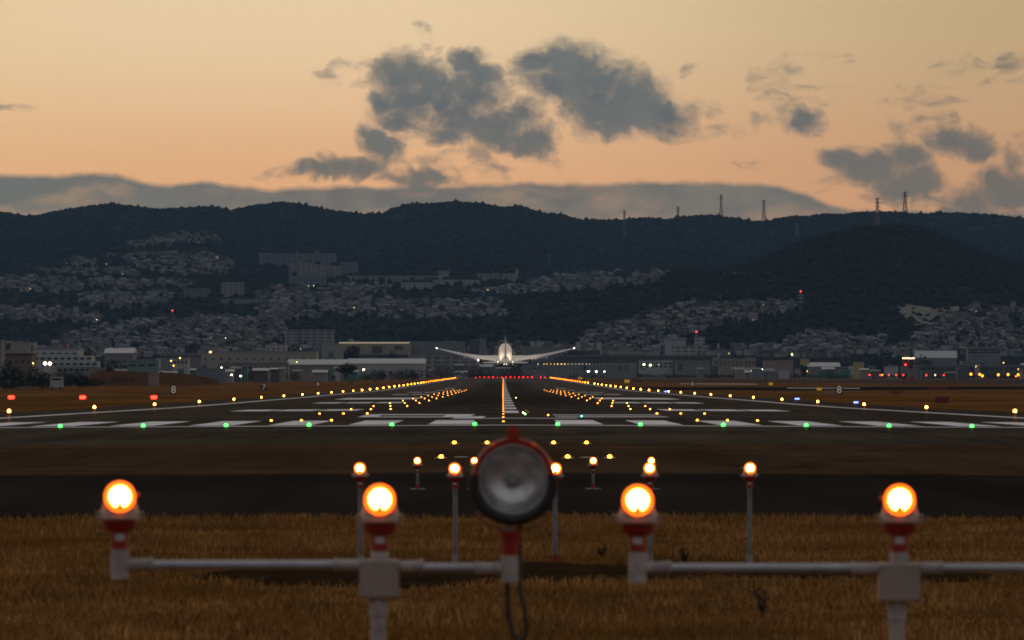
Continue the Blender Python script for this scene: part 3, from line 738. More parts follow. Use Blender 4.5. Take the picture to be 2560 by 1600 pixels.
def terrain(name, rows, top, m, amp, back):
    """rows: (d, fraction of the height between foot and ridge line); top: px ridge profile at the last row"""
    xs = list(range(-1500, 4301, 14)); tx = np.array([p[0] for p in top]); ty = np.array([p[1] for p in top])
    T = np.interp(xs, tx, ty); k = np.exp(-.5 * (np.arange(-3, 4) / 1.3) ** 2); k /= k.sum(); T = np.convolve(np.pad(T, 3, mode='edge'), k, 'valid')
    vs = []; nd = len(rows) + len(back)
    dl, ft = rows[-1][0], rows[0][1]
    for i, x in enumerate(xs):
        zr = (H - (T[i] - HY) * dl / F)
        for d, fr, base in rows:
            X = (x - CX) * d / F
            zb = base; z = zb + (zr - zb) * fr
            z += fbm(X, d, 420) * amp * 4 * fr * (1 - fr) + fbm(X * 1.0, d, 130) * amp * .8 * fr * (1 - fr)
            vs.append((X, d, z))
        for d, dz in back:
            X = (x - CX) * d / F; vs.append((X, d, zr - dz))
    fs = [(i * nd + j, (i + 1) * nd + j, (i + 1) * nd + j + 1, i * nd + j + 1) for i in range(len(xs) - 1) for j in range(nd - 1)]
    g = MB(); g.add(vs, fs); o = g.build(name, m, smooth=180); tag(o, kind='structure')
    return o, BVHTree.FromPolygons([Vector(v) for v in vs], fs)
def hill_mat():
    m, nt, b = new_mat('wooded_slope'); N = NT(nt)
    tc = N.n('ShaderNodeTexCoord').outputs['Object']
    n1 = N.noise(tc, 0.006, 6); n2 = N.noise(tc, 0.05, 5)
    c = N.mix(N.smooth(n1, .35, .65), (0.014, 0.019, 0.019), (0.026, 0.025, 0.019)); c = N.mix(N.smooth(n2, .45, .7), c, (0.012, 0.017, 0.018))
    nt.links.new(c, b.inputs['Base Color']); b.inputs['Roughness'].default_value = 1; b.inputs['Specular IOR Level'].default_value = 0
    return m
M['hill'] = hill_mat()
BASE = -3.9 + H
def mrow(ds, d0, d1, p): return [(d, ((d - d0) / (d1 - d0)) ** p, BASE - (0 if d > d0 else 1)) for d in ds]
hills, bvM = terrain('hills', mrow([3260 + (7350 - 3260) * k / 40 for k in range(41)], 3260, 7350, 1.55), RIDGE, M['hill'], 16, [(7600, 30), (8200, 140), (9200, 300)])
foot, bvF = terrain('foothills', mrow([3900 + (4900 - 3900) * k / 22 for k in range(23)], 3900, 4900, 0.85), F1R, M['hill'], 9, [(5000, 8), (5200, 50), (5500, 140)])
EYE = Vector((0, 0, H))
def hit(x, y):
    dr = (W(x, y, 1.0) - EYE).normalized(); best = None
    for nm, b in (('M', bvM), ('F', bvF)):
        p, nn, i, dist = b.ray_cast(EYE, dr, 12000)
        if p is not None and (best is None or dist < best[1]): best = (p, dist, nm)
    return best

# forest crowns over the slopes: one uncountable mass
def forest():
    r = random.Random(5); g = MB(); pts = []
    for k in range(15000):
        x = r.uniform(-250, 2800); y = r.uniform(500, 880) if r.random() < .5 else r.uniform(505, 720)
        h = hit(x, y)
        if h: pts.append((h[0], r.uniform(3.0, 5.5)))
    for k in range(2600):
        x = -200 + 2960 * (k + r.random()) / 2600; yy = float(np.interp(x, [p[0] for p in RIDGE], [p[1] for p in RIDGE])); pts.append((W(x, yy + 1.5, 7350), r.uniform(2.2, 3.8) * (1.5 if r.random() < .04 else 1)))
    for k in range(1400):
        x = 880 + 1900 * (k + r.random()) / 1400; yy = float(np.interp(x, [p[0] for p in F1R], [p[1] for p in F1R])); pts.append((W(x, yy + 2, 4900), r.uniform(1.8, 3.2)))
    for p, s in pts:
        n = 5; hh = s * r.uniform(.9, 1.7); a0 = r.random() * 6
        vs = [(p.x, p.y, p.z + hh)] + [(p.x + s * r.uniform(.7, 1.1) * math.cos(a0 + 2 * math.pi * i / n), p.y + s * r.uniform(.7, 1.1) * math.sin(a0 + 2 * math.pi * i / n), p.z + hh * r.uniform(.25, .6)) for i in range(n)] + [(p.x, p.y, p.z - s)]
        g.add(vs, [(0, 1 + i, 1 + (i + 1) % n) for i in range(n)] + [(n + 1, 1 + (i + 1) % n, 1 + i) for i in range(n)])
    m, nt, b = new_mat('forest_foliage'); N = NT(nt); ge = N.n('ShaderNodeNewGeometry')
    nt.links.new(N.mix(ge.outputs['Random Per Island'], (0.014, 0.018, 0.018), (0.018, 0.020, 0.017)), b.inputs['Base Color']); b.inputs['Roughness'].default_value = 1; b.inputs['Specular IOR Level'].default_value = 0
    me = bpy.data.meshes.new('forest'); me.from_pydata(g.v, [], g.f); me.materials.append(m)
    o = bpy.data.objects.new('forest', me); COL.objects.link(o); tag(o, 'dark forest covering the hillsides and ridge', 'forest', kind='stuff')
forest()

# ------------------------------------------------------------------ houses on the slopes
HW = [mat('house_wall_%s' % k, c, .9, var=.1, scale=.4) for k, c in (('pale', (.33, .33, .325)), ('grey', (.13, .135, .14)), ('beige', (.20, .17, .14)), ('brown', (.07, .05, .045)))]
HR = [mat('house_roof_%s' % k, c, .8, var=.15, scale=.6) for k, c in (('slate', (.045, .052, .062)), ('pale', (.15, .155, .16)), ('brown', (.05, .036, .03)))]
WIN = mat('dark_window', (.02, .022, .026), .25)
WN = ['pale-walled', 'grey-walled', 'beige-walled', 'brown-walled']; RN = ['slate-roofed', 'pale-roofed', 'brown-roofed']
def house_mesh(mb, p, w, dp, h, rz, wi, ri, flat, lit=False):
    sub = MB(); sub.mat(wi).box((0, 0, h / 2 - 1.5), (w, dp, h + 3))
    if flat: sub.mat(4 + ri).box((0, 0, h + .2), (w + .3, dp + .3, .4))
    else: sub.mat(4 + ri).gable((0, 0, h), (w, dp), h * .38, .5)
    for sx in (-.27, .27): sub.mat(8 if lit and sx > 0 else 7).box((w * sx, -dp / 2 - .03, h * .62), (w * .2, .1, h * .22))
    c, s = math.cos(rz), math.sin(rz); b = len(mb.v)
    mb.v += [(p[0] + x * c - y * s, p[1] + x * s + y * c, p[2] + z) for x, y, z in sub.v]
    mb.f += [[b + i for i in f] for f in sub.f]; mb.m += sub.m
REG = [('on the highest hamlet near the left ridge', [(310, 612), (400, 600), (450, 583), (540, 590), (548, 603), (470, 612), (330, 622)], 90),
       ('on the upper left terraces', [(270, 642), (460, 634), (560, 640), (588, 672), (560, 692), (400, 688), (330, 662)], 210),
       ('in the small left hillside cluster', [(135, 660), (205, 648), (237, 654), (235, 664), (150, 665)], 26),
       ('on the mid-left terrace', [(80, 678), (340, 676), (345, 690), (200, 690), (90, 686)], 80),
       ('on the far left slope', [(0, 700), (80, 692), (130, 696), (210, 706), (215, 722), (150, 732), (0, 730)], 120),
       ('on the left slope above the long pale block', [(220, 704), (490, 706), (480, 718), (300, 724), (225, 722)], 90),
       ('around the long pale block', [(190, 738), (420, 735), (440, 752), (400, 765), (250, 775), (200, 755)], 110),
       ('on the lower far left slope', [(0, 772), (80, 772), (265, 795), (262, 808), (120, 808), (0, 800)], 150),
       ('in the left valley town', [(150, 850), (270, 815), (450, 800), (700, 798), (720, 850), (600, 868), (300, 868), (170, 868)], 400),
       ('in the middle valley town', [(640, 740), (700, 720), (880, 715), (985, 722), (940, 752), (1250, 760), (1262, 790), (1100, 803), (900, 790), (700, 800), (640, 790)], 420),
       ('on the pale middle terrace', [(1180, 735), (1290, 715), (1400, 690), (1550, 680), (1570, 700), (1692, 683), (1640, 705), (1500, 727), (1350, 736)], 230),
       ('on the right middle slope', [(1430, 850), (1530, 818), (1600, 795), (1700, 768), (1850, 762), (1985, 758), (1990, 775), (1900, 802), (1780, 818), (1700, 850), (1640, 885), (1500, 885)], 300),
       ('on the low slope behind the right taxiway', [(1950, 885), (1985, 842), (2080, 834), (2130, 852), (2210, 845), (2215, 868), (2130, 890), (2000, 895)], 150),
       ('on the far right slope', [(2270, 875), (2300, 830), (2340, 805), (2400, 775), (2560, 775), (2600, 860), (2560, 875)], 230),
       ('along the foot of the hills', [(0, 868), (2560, 872), (2560, 892), (0, 892)], 420)]
def inside(x, y, poly):
    c = False; j = len(poly) - 1
    for i in range(len(poly)):
        if (poly[i][1] > y) != (poly[j][1] > y) and x < (poly[j][0] - poly[i][0]) * (y - poly[i][1]) / (poly[j][1] - poly[i][1]) + poly[i][0]: c = not c
        j = i
    return c
def houses():
    r = random.Random(11); out = []
    for ri, (nm, poly, cnt) in enumerate(REG):
        x0, x1 = min(p[0] for p in poly), max(p[0] for p in poly); y0, y1 = min(p[1] for p in poly), max(p[1] for p in poly); k = 0; t = 0
        cnt = int(cnt * 1.55)
        while k < cnt and t < cnt * 30:
            t += 1
            x, y = r.uniform(x0, x1), r.uniform(y0, y1)
            if not inside(x, y, poly): continue
            if mnoise.noise(Vector((x / 45, y / 14, ri))) < -0.22 and r.random() < .8: continue
            h = hit(x, y)
            if not h: continue
            k += 1; w = r.uniform(4.6, 8.0) * (1.0 if h[1] > 5000 else .82); far = nm.startswith('along')
            out.append(dict(p=h[0], d=h[1], w=w * (1.3 if far and r.random() < .3 else 1), dp=r.uniform(4.5, 7), h=r.uniform(2.8, 5.0) * (1.5 if r.random() < .08 else 1), rz=r.choice([0, .25, -.3, .5, 1.2, 1.57]) + r.uniform(-.1, .1),
                            wi=r.choices([0, 1, 2, 3], [5, 3, 2, 1])[0], ri=r.choices([0, 1, 2], [4, 3, 2])[0], flat=r.random() < .25, reg=ri))
    MATS = HW + HR + [WIN, emit('warm_lit_window', (1.0, .62, .26), 1.1, 'NONE')]
    small = [o for o in out if o['reg'] in (11, 12, 13)]; small.sort(key=lambda o: o['d']); ind = small[:296]; ids = set(id(o) for o in ind)
    g = MB()
    for o in out:
        if id(o) not in ids: house_mesh(g, o['p'], o['w'], o['dp'], o['h'], o['rz'], o['wi'], o['ri'], o['flat'], r.random() < .04)
    me = bpy.data.meshes.new('hillside_houses'); me.from_pydata(g.v, [], g.f)
    for m in MATS: me.materials.append(m)
    me.polygons.foreach_set('material_index', g.m)
    ob = bpy.data.objects.new('hillside_houses', me); COL.objects.link(ob); tag(ob, 'mass of tiny distant houses on the hill terraces', 'houses', kind='stuff')
    protos = {}
    for o in ind:
        key = (o['wi'], o['ri'], o['flat'])
        if key not in protos:
            g = MB(); house_mesh(g, (0, 0, 0), 8, 7, 5, 0, *key); q = g.build('house', MATS); protos[key] = q
        else: q = protos[key].copy(); COL.objects.link(q)
        q.location = o['p']; q.rotation_euler = (0, 0, o['rz']); q.scale = (o['w'] / 8, o['dp'] / 7, o['h'] / 5)
        tag(q, 'small %s %s%s house %s' % (WN[o['wi']], RN[o['ri']], ' flat-topped' if o['flat'] else '', REG[o['reg']][0]), 'house', 'houses on the slopes')
houses()

# ------------------------------------------------------------------ large buildings
BW = {k: mat('building_%s' % k, c, .8, var=.08, scale=.15) for k, c in dict(white=(.38, .39, .38), grey=(.19, .20, .20), dgrey=(.085, .09, .09), beige=(.27, .245, .20), pink=(.28, .21, .185), green=(.14, .26, .21), blue=(.16, .18, .22), brown=(.17, .11, .08), cream=(.31, .30, .245), red=(.25, .05, .04), teal=(.06, .16, .14), yellow=(.42, .36, .12)).items()}
def strips_mat(name, a, b, fx_, fz_):
    """facade of a far apartment block: balcony recesses and party walls as fine relief colour"""
    m, nt, bs = new_mat(name); N = NT(nt); tc = N.n('ShaderNodeTexCoord').outputs['Object']
    br = N.n('ShaderNodeSeparateXYZ'); nt.links.new(tc, br.inputs[0])
    u = N.math('FRACT', N.math('DIVIDE', N.math('ADD', br.outputs[0], br.outputs[1]), fx_)); v = N.math('FRACT', N.math('DIVIDE', br.outputs[2], fz_))
    k = N.math('MULTIPLY', N.math('GREATER_THAN', u, .28), N.math('GREATER_THAN', v, .42))
    nt.links.new(N.mix(k, a, b), bs.inputs['Base Color']); bs.inputs['Roughness'].default_value = .85
    return m
AP = {'apt': strips_mat('apartment_facade', (.30, .28, .27), (.11, .11, .115), 6.5, 3.0), 'aptw': strips_mat('white_apartment_facade', (.40, .39, .37), (.15, .15, .15), 6.0, 3.0), 'aptd': strips_mat('dim_apartment_facade', (.17, .18, .20), (.09, .10, .11), 7.0, 3.0)}
RF = mat('flat_roof', (.22, .23, .24), .8); DKR = mat('dark_tile_roof', (.035, .04, .05), .7); PLR = mat('pale_metal_roof', (.42, .44, .45), .5)
def block(label, x0, x1, y0, y1, d, wall='grey', depth=14, roof='flat', win=None, cat='building', group=None, base=None, extras=None, name='building'):
    """win: (rows, columns, y top fraction, y bottom fraction, cell fill)"""
    a, b = W(x0, y0, d), W(x1, y0, d); w = b.x - a.x; xc = (a.x + b.x) / 2; zt = a.z
    zb = gz(xc, d) - .3 if base is None else base
    zvis = H - (y1 - HY) * d / F
    root = empty(name, (xc, d, zb)); tag(root, label, cat, group)
    hh = zt - zb; wm = BW.get(wall) or AP[wall]
    rh = {'flat': 0, 'gable': min(hh * .25, w * .18), 'hip': min(hh * .3, w * .2), 'shed': hh * .12}[roof]
    g = MB(); g.box((0, depth / 2, (hh - rh) / 2), (w, depth, hh - rh)); g.build('wall', wm, root)
    g = MB()
    if roof == 'flat': g.box((0, depth / 2, hh + .15), (w + .4, depth + .4, .5)); g.build('roof', RF, root)
    elif roof == 'gable': g.gable((0, depth / 2, hh - rh), (w, depth), rh, .5); g.build('roof', PLR, root)
    elif roof == 'hip': g.hip((0, depth / 2, hh - rh), (w, depth), rh, .8); g.build('roof', DKR, root)
    else: g.gable((0, depth / 2, hh - rh), (w, depth), rh, .3); g.build('roof', RF, root)
    if win:
        rows, cols, f0, f1, fill = win; vis = zt - zvis
        for r_ in range(rows):
            zc = hh - rh - vis * (f0 + (f1 - f0) * (r_ + .5) / rows); ch = vis * (f1 - f0) / rows * .5
            for c in range(cols):
                xx = -w / 2 + w * (c + .5) / cols
                g = MB(); g.box((xx, -.04, zc), (w / cols * fill, .12, ch)); g.build('window', WIN, root)
    if extras:
        for nm, ex0, ex1, ey0, ey1, mm in extras:
            A, B = W(ex0, ey0, d), W(ex1, ey1, d)
            g = MB(); g.box(((A.x + B.x) / 2 - xc, -.15 if A.z < zt - .5 else depth * .4, (A.z + B.z) / 2 - zb), (B.x - A.x, .3 if A.z < zt - .5 else depth * .5, A.z - B.z)); g.build(nm, BW.get(mm) or M.get(mm) or WIN, root)
    return root
MIDG = None
# left side of the field
block('brown-walled house with a wide dark hipped roof at the left edge', 3, 80, 868, 900, 1750, 'brown', 16, 'hip', (1, 5, .5, .8, .4))
block('long pale low block behind the dark-roofed house', 27, 86, 857, 880, 2100, 'cream', 12)
block('pale wall sliver at the very left edge', -40, 3, 853, 905, 1500, 'blue', 12)
wl = block('white stepped building with three tiers and window rows, left of the field', 82, 196, 873, 890, 1800, 'white', 22, 'flat', (1, 6, .45, .8, .55), extras=[('roof_plant', 95, 140, 866, 873, 'grey'), ('stair_tower', 155, 165, 858, 873, 'brown')])
def tier(root, x0, x1, y0, y1, d, wall, cols, depth=12, fwd=4):
    a, b = W(x0, y0, d), W(x1, y1, d); g = MB(); zb = root.location.z
    g.box(((a.x + b.x) / 2 - root.location.x, -fwd + depth / 2 - .2, (a.z - zb) / 2), (b.x - a.x, depth, a.z - zb)); t = g.build('tier', BW[wall], root)
    for c in range(cols):
        g = MB(); w = (b.x - a.x); g.box(((a.x + b.x) / 2 - root.location.x - w / 2 + w * (c + .5) / cols, -fwd - .25, (a.z + b.z) / 2 - zb), (w / cols * .6, .1, (a.z - b.z) * .34)); g.build('window', WIN, t)
tier(wl, 86, 233, 889, 904, 1800, 'white', 9, 14, 5); tier(wl, 120, 250, 903, 918, 1800, 'white', 8, 12, 10); tier(wl, 150, 250, 917, 932, 1800, 'grey', 7, 10, 13)
block('dim grey gabled shed with greenish lettered front', 262, 333, 870, 900, 2200, 'grey', 20, 'gable', (1, 5, .55, .85, .35))
block('pale green low depot beside a white post', 320, 390, 901, 921, 1700, 'green', 14, 'flat', (1, 3, .4, .8, .7), extras=[('post', 388, 397, 896, 922, 'white')])
block('low pinkish shack at the foot of the dark bank', 222, 256, 925, 934, 1650, 'pink', 8)
block('light building with a dark strip of windows left of the long factory', 400, 504, 885, 905, 2500, 'grey', 20, 'flat', (1, 9, .15, .5, .8))
block('long pale factory hall left of centre', 502, 790, 880, 906, 2650, 'cream', 40, 'flat', (1, 14, .55, .8, .3))
block('small cream box on the roof line of the long factory', 531, 551, 868, 881, 2720, 'cream', 8)
block('white stepped house on the roof line between dark trees', 664, 716, 862, 884, 2800, 'white', 12, 'flat', (2, 4, .3, .9, .4), extras=[('stair_tower', 678, 690, 857, 864, 'white')])
block('grey hall behind the wide single tree', 720, 870, 898, 925, 2500, 'grey', 22, 'gable', (1, 10, .5, .75, .35))
block('low grey sheds in front of the long factory', 545, 720, 908, 930, 2300, 'grey', 14, 'flat', (1, 12, .3, .7, .5))
block('small dark building with a pale teal roof at the grass edge', 492, 560, 922, 938, 1950, 'blue', 10, 'flat', extras=[('fascia', 490, 561, 921, 926, 'green')])
block('grey flat block with white vertical piers', 433, 470, 896, 914, 2000, 'white', 12, 'flat', (1, 4, .2, .9, .5))
block('pale concrete wall end of the half buried bunker at the left grass edge', 372, 395, 933, 950, 1560, 'pink', 4)
block('long pale hall with sloping metal roof behind the runway lamps', 870, 1062, 896, 922, 3000, 'white', 30, 'gable')
hg = block('large hangar with a bright line along its eaves', 805, 1027, 860, 884, 3400, 'cream', 40, 'flat', extras=[('hangar_door', 870, 900, 865, 883, 'dgrey'), ('hangar_door', 930, 955, 865, 883, 'dgrey'), ('hangar_door', 985, 1008, 864, 874, 'dgrey')])
g = MB(); a, b = W(848, 857, 3399), W(1024, 860, 3399); g.box(((a.x + b.x) / 2 - hg.location.x, -3, a.z - hg.location.z), (b.x - a.x, 3, 1.0)); M['eaves'] = emit('lit_eaves', (.75, .62, .42), .42, 'NONE'); g.build('lit_eaves_strip', M['eaves'], hg)
block('large plain grey warehouse beside the hangar', 1028, 1161, 855, 884, 3420, 'grey', 40, 'flat', extras=[('roof_vent', 1126, 1134, 851, 855, 'grey'), ('roof_vent', 1110, 1120, 852, 855, 'grey')])
block('beige apartment house with small dark windows left of the airliner', 1020, 1056, 889, 926, 3200, 'beige', 14, 'flat', (3, 6, .1, .7, .3))
block('long pale balcony block behind the airliner engines', 1058, 1190, 893, 924, 3230, 'apt', 14, 'flat')
block('narrow green-grey slab tower left of the airliner', 1174, 1184, 855, 888, 3600, 'dgrey', 12)
block('grey slab tower second from the airliner', 1184, 1198, 850, 888, 3620, 'dgrey', 12)
block('tallest grey tower with a flat cap beside the airliner', 1200, 1215, 849, 888, 3560, 'grey', 12, 'flat', extras=[('roof_cap', 1198, 1217, 847, 850, 'grey')])
block('dim low tower just left of the airliner fuselage', 1222, 1236, 858, 888, 3600, 'dgrey', 12)
# centre right
block('small white water-tank tower, left of a pair right of the airliner', 1325, 1337, 854, 872, 3500, 'white', 10)
block('small white water-tank tower, right of a pair right of the airliner', 1342, 1354, 853, 872, 3500, 'white', 10)
block('white tank tower behind the right wing tip', 1440, 1452, 854, 874, 3480, 'white', 10)
block('white tank tower standing alone right of the wing tip', 1493, 1504, 855, 876, 3480, 'white', 10)
block('pale hall with a dark red roof right of the airliner', 1308, 1402, 868, 885, 3420, 'grey', 20, extras=[('red_roof', 1306, 1404, 866, 870, 'red')])
block('grey blocks below the right wing', 1420, 1500, 876, 895, 3400, 'dgrey', 18, 'flat', (2, 9, .2, .9, .5))
block('white building with a row of dark windows right of the wing tip', 1531, 1610, 879, 897, 3380, 'cream', 18, 'flat', (1, 12, .3, .6, .5), extras=[('upper_storey', 1553, 1585, 869, 879, 'pink')])
block('pale block with tall striped windows in the right middle', 1665, 1715, 845, 866, 3900, 'white', 14, 'flat', (1, 7, .1, .4, .5), extras=[('stair_tower', 1684, 1692, 836, 846, 'white')])
block('long balcony block below the striped windows', 1680, 1760, 866, 882, 3800, 'aptw', 14)
block('stepped pale apartment block at the foot of the wooded hill', 1738, 1762, 843, 882, 3820, 'aptw', 14)
block('white building with dark garage openings right of the striped wall', 1600, 1682, 901, 927, 3200, 'white', 20, 'flat', (2, 7, .15, .75, .6))
block('pale boxes with dark doorway beside the garage building', 1690, 1775, 903, 929, 3180, 'grey', 20, 'flat', extras=[('doorway', 1696, 1706, 908, 926, 'dgrey')])
block('long dim hall with white roof edge behind the striped wall', 1400, 1790, 889, 906, 3330, 'dgrey', 20, 'flat', (1, 40, .3, .6, .5))
ar = block('beige hall between two arched gate towers', 1797, 1890, 897, 917, 3250, 'beige', 16, 'flat', (2, 9, .25, .85, .5), extras=[('arch_tower', 1783, 1797, 894, 915, 'cream'), ('arch_tower', 1867, 1882, 894, 915, 'cream'), ('arch', 1786, 1794, 902, 908, 'dgrey'), ('arch', 1870, 1878, 902, 908, 'dgrey')])
block('long white-roofed store right of the arched towers', 1911, 1983, 902, 916, 3200, 'pink', 14, 'flat', extras=[('fascia', 1910, 1984, 901, 909, 'white')])
block('grey domed hall behind the green fence panels', 2015, 2100, 906, 928, 3250, 'grey', 24, 'gable')
block('low white cabin with a sloping roof, right of the arched towers', 1948, 1974, 924, 932, 3100, 'white', 8)
block('green fenced yard left of the red-lit mast', 2046, 2066, 927, 935, 3150, 'teal', 6); block('green fenced yard nearer the red-lit mast', 2104, 2126, 927, 935, 3150, 'teal', 6)
block('small white hut below the red-lit mast', 2213, 2246, 917, 927, 3200, 'white', 8)
block('low grey terminal roofs right of the red-lit mast', 2290, 2560, 914, 932, 3250, 'dgrey', 20, 'flat', (1, 22, .3, .7, .6))
block('grey hall with a dark rounded opening at the right', 2405, 2474, 904, 920, 3350, 'grey', 18, 'flat', extras=[('opening', 2434, 2462, 907, 920, 'dgrey')])
block('long pale hall on the right slope foot, left one', 2290, 2392, 877, 890, 3550, 'grey', 14, 'gable')
block('long pale striped hall on the right slope foot, right one', 2420, 2502, 868, 886, 3550, 'grey', 14, 'flat', (2, 3, .2, .9, .9))
block('beige office block with window rows on the left valley floor', 712, 745, 825, 852, 4100, 'apt', 14); block('long dim beige office block beside the first', 749, 835, 825, 856, 4120, 'apt', 14)
block('low dim blocks with many bays under the round trees', 872, 1020, 886, 897, 3150, 'dgrey', 14, 'flat', (1, 22, .2, .8, .5))
block('pale low hall right of the arched gate towers foot', 1840, 1935, 921, 930, 3120, 'beige', 8, 'shed')
rs = random.Random(21); KD = [('white', 'small white shed'), ('grey', 'small grey shed'), ('beige', 'small beige shed'), ('pink', 'small pinkish shed'), ('dgrey', 'small dark shed'), ('teal', 'small teal shed'), ('blue', 'small slate blue shed')]
for k in range(86):
    x0 = rs.uniform(620, 2560); 
    if 1365 < x0 < 1600: continue
    wd0 = rs.uniform(8, 38); far = k % 3; d = 3050 + far * 170 + rs.uniform(-40, 40); yt = rs.uniform(918, 930) - far * rs.uniform(5, 10); c, t = rs.choice(KD)
    side = 'left of the airliner' if x0 < 1200 else ('behind the airliner wheels' if x0 < 1360 else ('right of centre' if x0 < 2000 else 'at the far right'))
    block('%s in the low strip beyond the hedge, %s' % (t, side), x0, x0 + wd0, yt, yt + 8, d, c, rs.uniform(6, 12), rs.choice(['flat', 'gable', 'shed', 'flat']), (1, max(2, int(wd0 / 6)), .3, .7, .45) if rs.random() < .6 else None, group='small sheds beyond the hedge', name='shed')
for k in range(24):
    x0 = 262 + 26 * k + rs.uniform(-8, 8); wd0 = rs.uniform(14, 36); d = rs.uniform(1880, 2080) + max(0, x0 - 480) * .6; yt = rs.uniform(914, 929) if x0 > 500 else rs.uniform(921, 929); c, t = rs.choice(KD)
    block('%s among bushes at the left field edge%s' % (t, ', near the bank' if x0 < 500 else ''), x0, x0 + wd0, yt, yt + 8, d, c, rs.uniform(5, 9), rs.choice(['flat', 'gable', 'shed']), (1, max(2, int(wd0 / 5)), .3, .7, .45) if rs.random() < .6 else None, group='sheds at the left field edge', name='shed')
def onhill(x, y):
    h = hit(x, y); return (h[1], h[0].z - 6) if h else (5000, 0)
def hblock(label, x0, x1, y0, y1, wall='aptd', depth=12, **k):
    d, zb = onhill((x0 + x1) / 2, y1 + 2); return block(label, x0, x1, y0, y1, d, wall, depth, base=zb, group='blocks on the hillside', **k)
hblock('tall hillside apartment slab, leftmost of the upper row', 648, 678, 633, 664); hblock('hillside apartment slab, second of the upper row', 679, 722, 634, 668)
hblock('hillside apartment slab, third of the upper row with red cap', 724, 760, 634, 665, extras=[('roof_cap', 738, 746, 628, 634, 'brown')]); hblock('hillside apartment slab, fourth of the upper row', 761, 800, 634, 662, extras=[('roof_cap', 788, 796, 626, 634, 'brown')])
hblock('hillside apartment slab, rightmost of the upper row', 800, 840, 634, 668)
hblock('rounded pale hillside tower, left end of the lower row', 722, 742, 658, 690, 'apt'); hblock('hillside tower with pale stair heads in the lower row', 742, 785, 656, 695, 'apt', extras=[('stair_head', 742, 748, 651, 657, 'grey'), ('stair_head', 776, 784, 655, 660, 'grey')])
hblock('wide hillside slab in the middle of the lower row', 786, 816, 662, 698, 'apt'); hblock('hillside slab falling away to the right in the lower row', 817, 850, 665, 702, 'apt'); hblock('plain dim hillside slab at the right end of the cluster', 851, 894, 656, 690)
hblock('dark hillside slab below the cluster', 722, 815, 690, 716)
hblock('long terrace apartment row, left part', 866, 960, 690, 703, 'apt'); hblock('long terrace apartment row, middle part', 962, 1096, 690, 702, 'apt'); hblock('plain pale tower on the terrace under the crane', 1096, 1122, 677, 702, 'beige')
hblock('front terrace apartment row, left part with white ends', 1003, 1080, 706, 722, 'aptw'); hblock('front terrace apartment row, right part', 1082, 1200, 700, 713, 'aptw'); hblock('right terrace apartment pair, left block', 1193, 1250, 684, 702, 'apt'); hblock('right terrace apartment pair, right block', 1253, 1288, 684, 704, 'apt'); hblock('tall thin pale tower ending the terrace rows', 1289, 1295, 672, 704, 'white')
hblock('dark six-sided block on the left slope', 461, 523, 722, 744); hblock('brownish six-sided block on the left slope', 554, 609, 706, 741, 'apt'); hblock('long pale school-like block on the left slope', 272, 362, 739, 755, 'apt'); hblock('bright white block ending the long left slope block', 362, 382, 740, 752, 'white')
hblock('long white terrace hall on the left slope', 552, 700, 748, 760, 'grey'); hblock('white head of the long terrace hall', 700, 722, 742, 762, 'white'); hblock('small white tower in the middle valley', 1087, 1093, 748, 760, 'white')
hblock('pale terrace block with many bays on the middle terrace', 1408, 1450, 686, 698, 'aptw'); hblock('white block with blank gable on the right middle slope', 1600, 1660, 800, 813, 'white'); hblock('pale block left of the white gable block', 1563, 1590, 797, 812, 'grey'); hblock('white hall at the head of the right slope', 2410, 2420, 770, 780, 'white')
hblock('white block near the striped mast on the right slope', 1952, 1974, 761, 768, 'white'); hblock('blue-grey block below the white one on the right slope', 1955, 1985, 768, 776, 'blue')
# pale quarry-like retaining slope on the right
def slope_patch(name, px, m, lift=2.5):
    c = [sum(p[0] for p in px) / len(px), sum(p[1] for p in px) / len(px)]; vs = []
    rings = []
    for t in (0.0, .25, .5, .75, 1.0):
        for x, y in px:
            q = (c[0] + (x - c[0]) * t, c[1] + (y - c[1]) * t); h = hit(*q); dr = (h[0] - EYE).normalized(); vs.append(h[0] - dr * 14 + Vector((0, 0, lift * .4)))
    n = len(px); g = MB(); g.add(vs, [(k * n + i, k * n + (i + 1) % n, (k + 1) * n + (i + 1) % n, (k + 1) * n + i) for k in range(4) for i in range(n)]); o = g.build(name, m, smooth=True); tag(o, kind='structure'); return o
M['ret'] = mat('retaining_wall_concrete', (.125, .12, .10), .9, var=.45, scale=.08)
slope_patch('retaining_slope', [(2238, 775), (2255, 762), (2320, 770), (2400, 769), (2395, 782), (2340, 792), (2315, 812), (2285, 817), (2268, 800), (2255, 788)], M['ret'])
slope_patch('bare_slide_scar', [(2258, 640), (2265, 641), (2268, 650), (2248, 668), (2236, 682), (2232, 678)], M['ret'])
slope_patch('hill_road_cut', [(1775, 685), (1830, 681.5), (1960, 681.5), (1960, 685), (1830, 685.5), (1780, 688)], mat('road_cut_earth', (.10, .075, .05), .9))

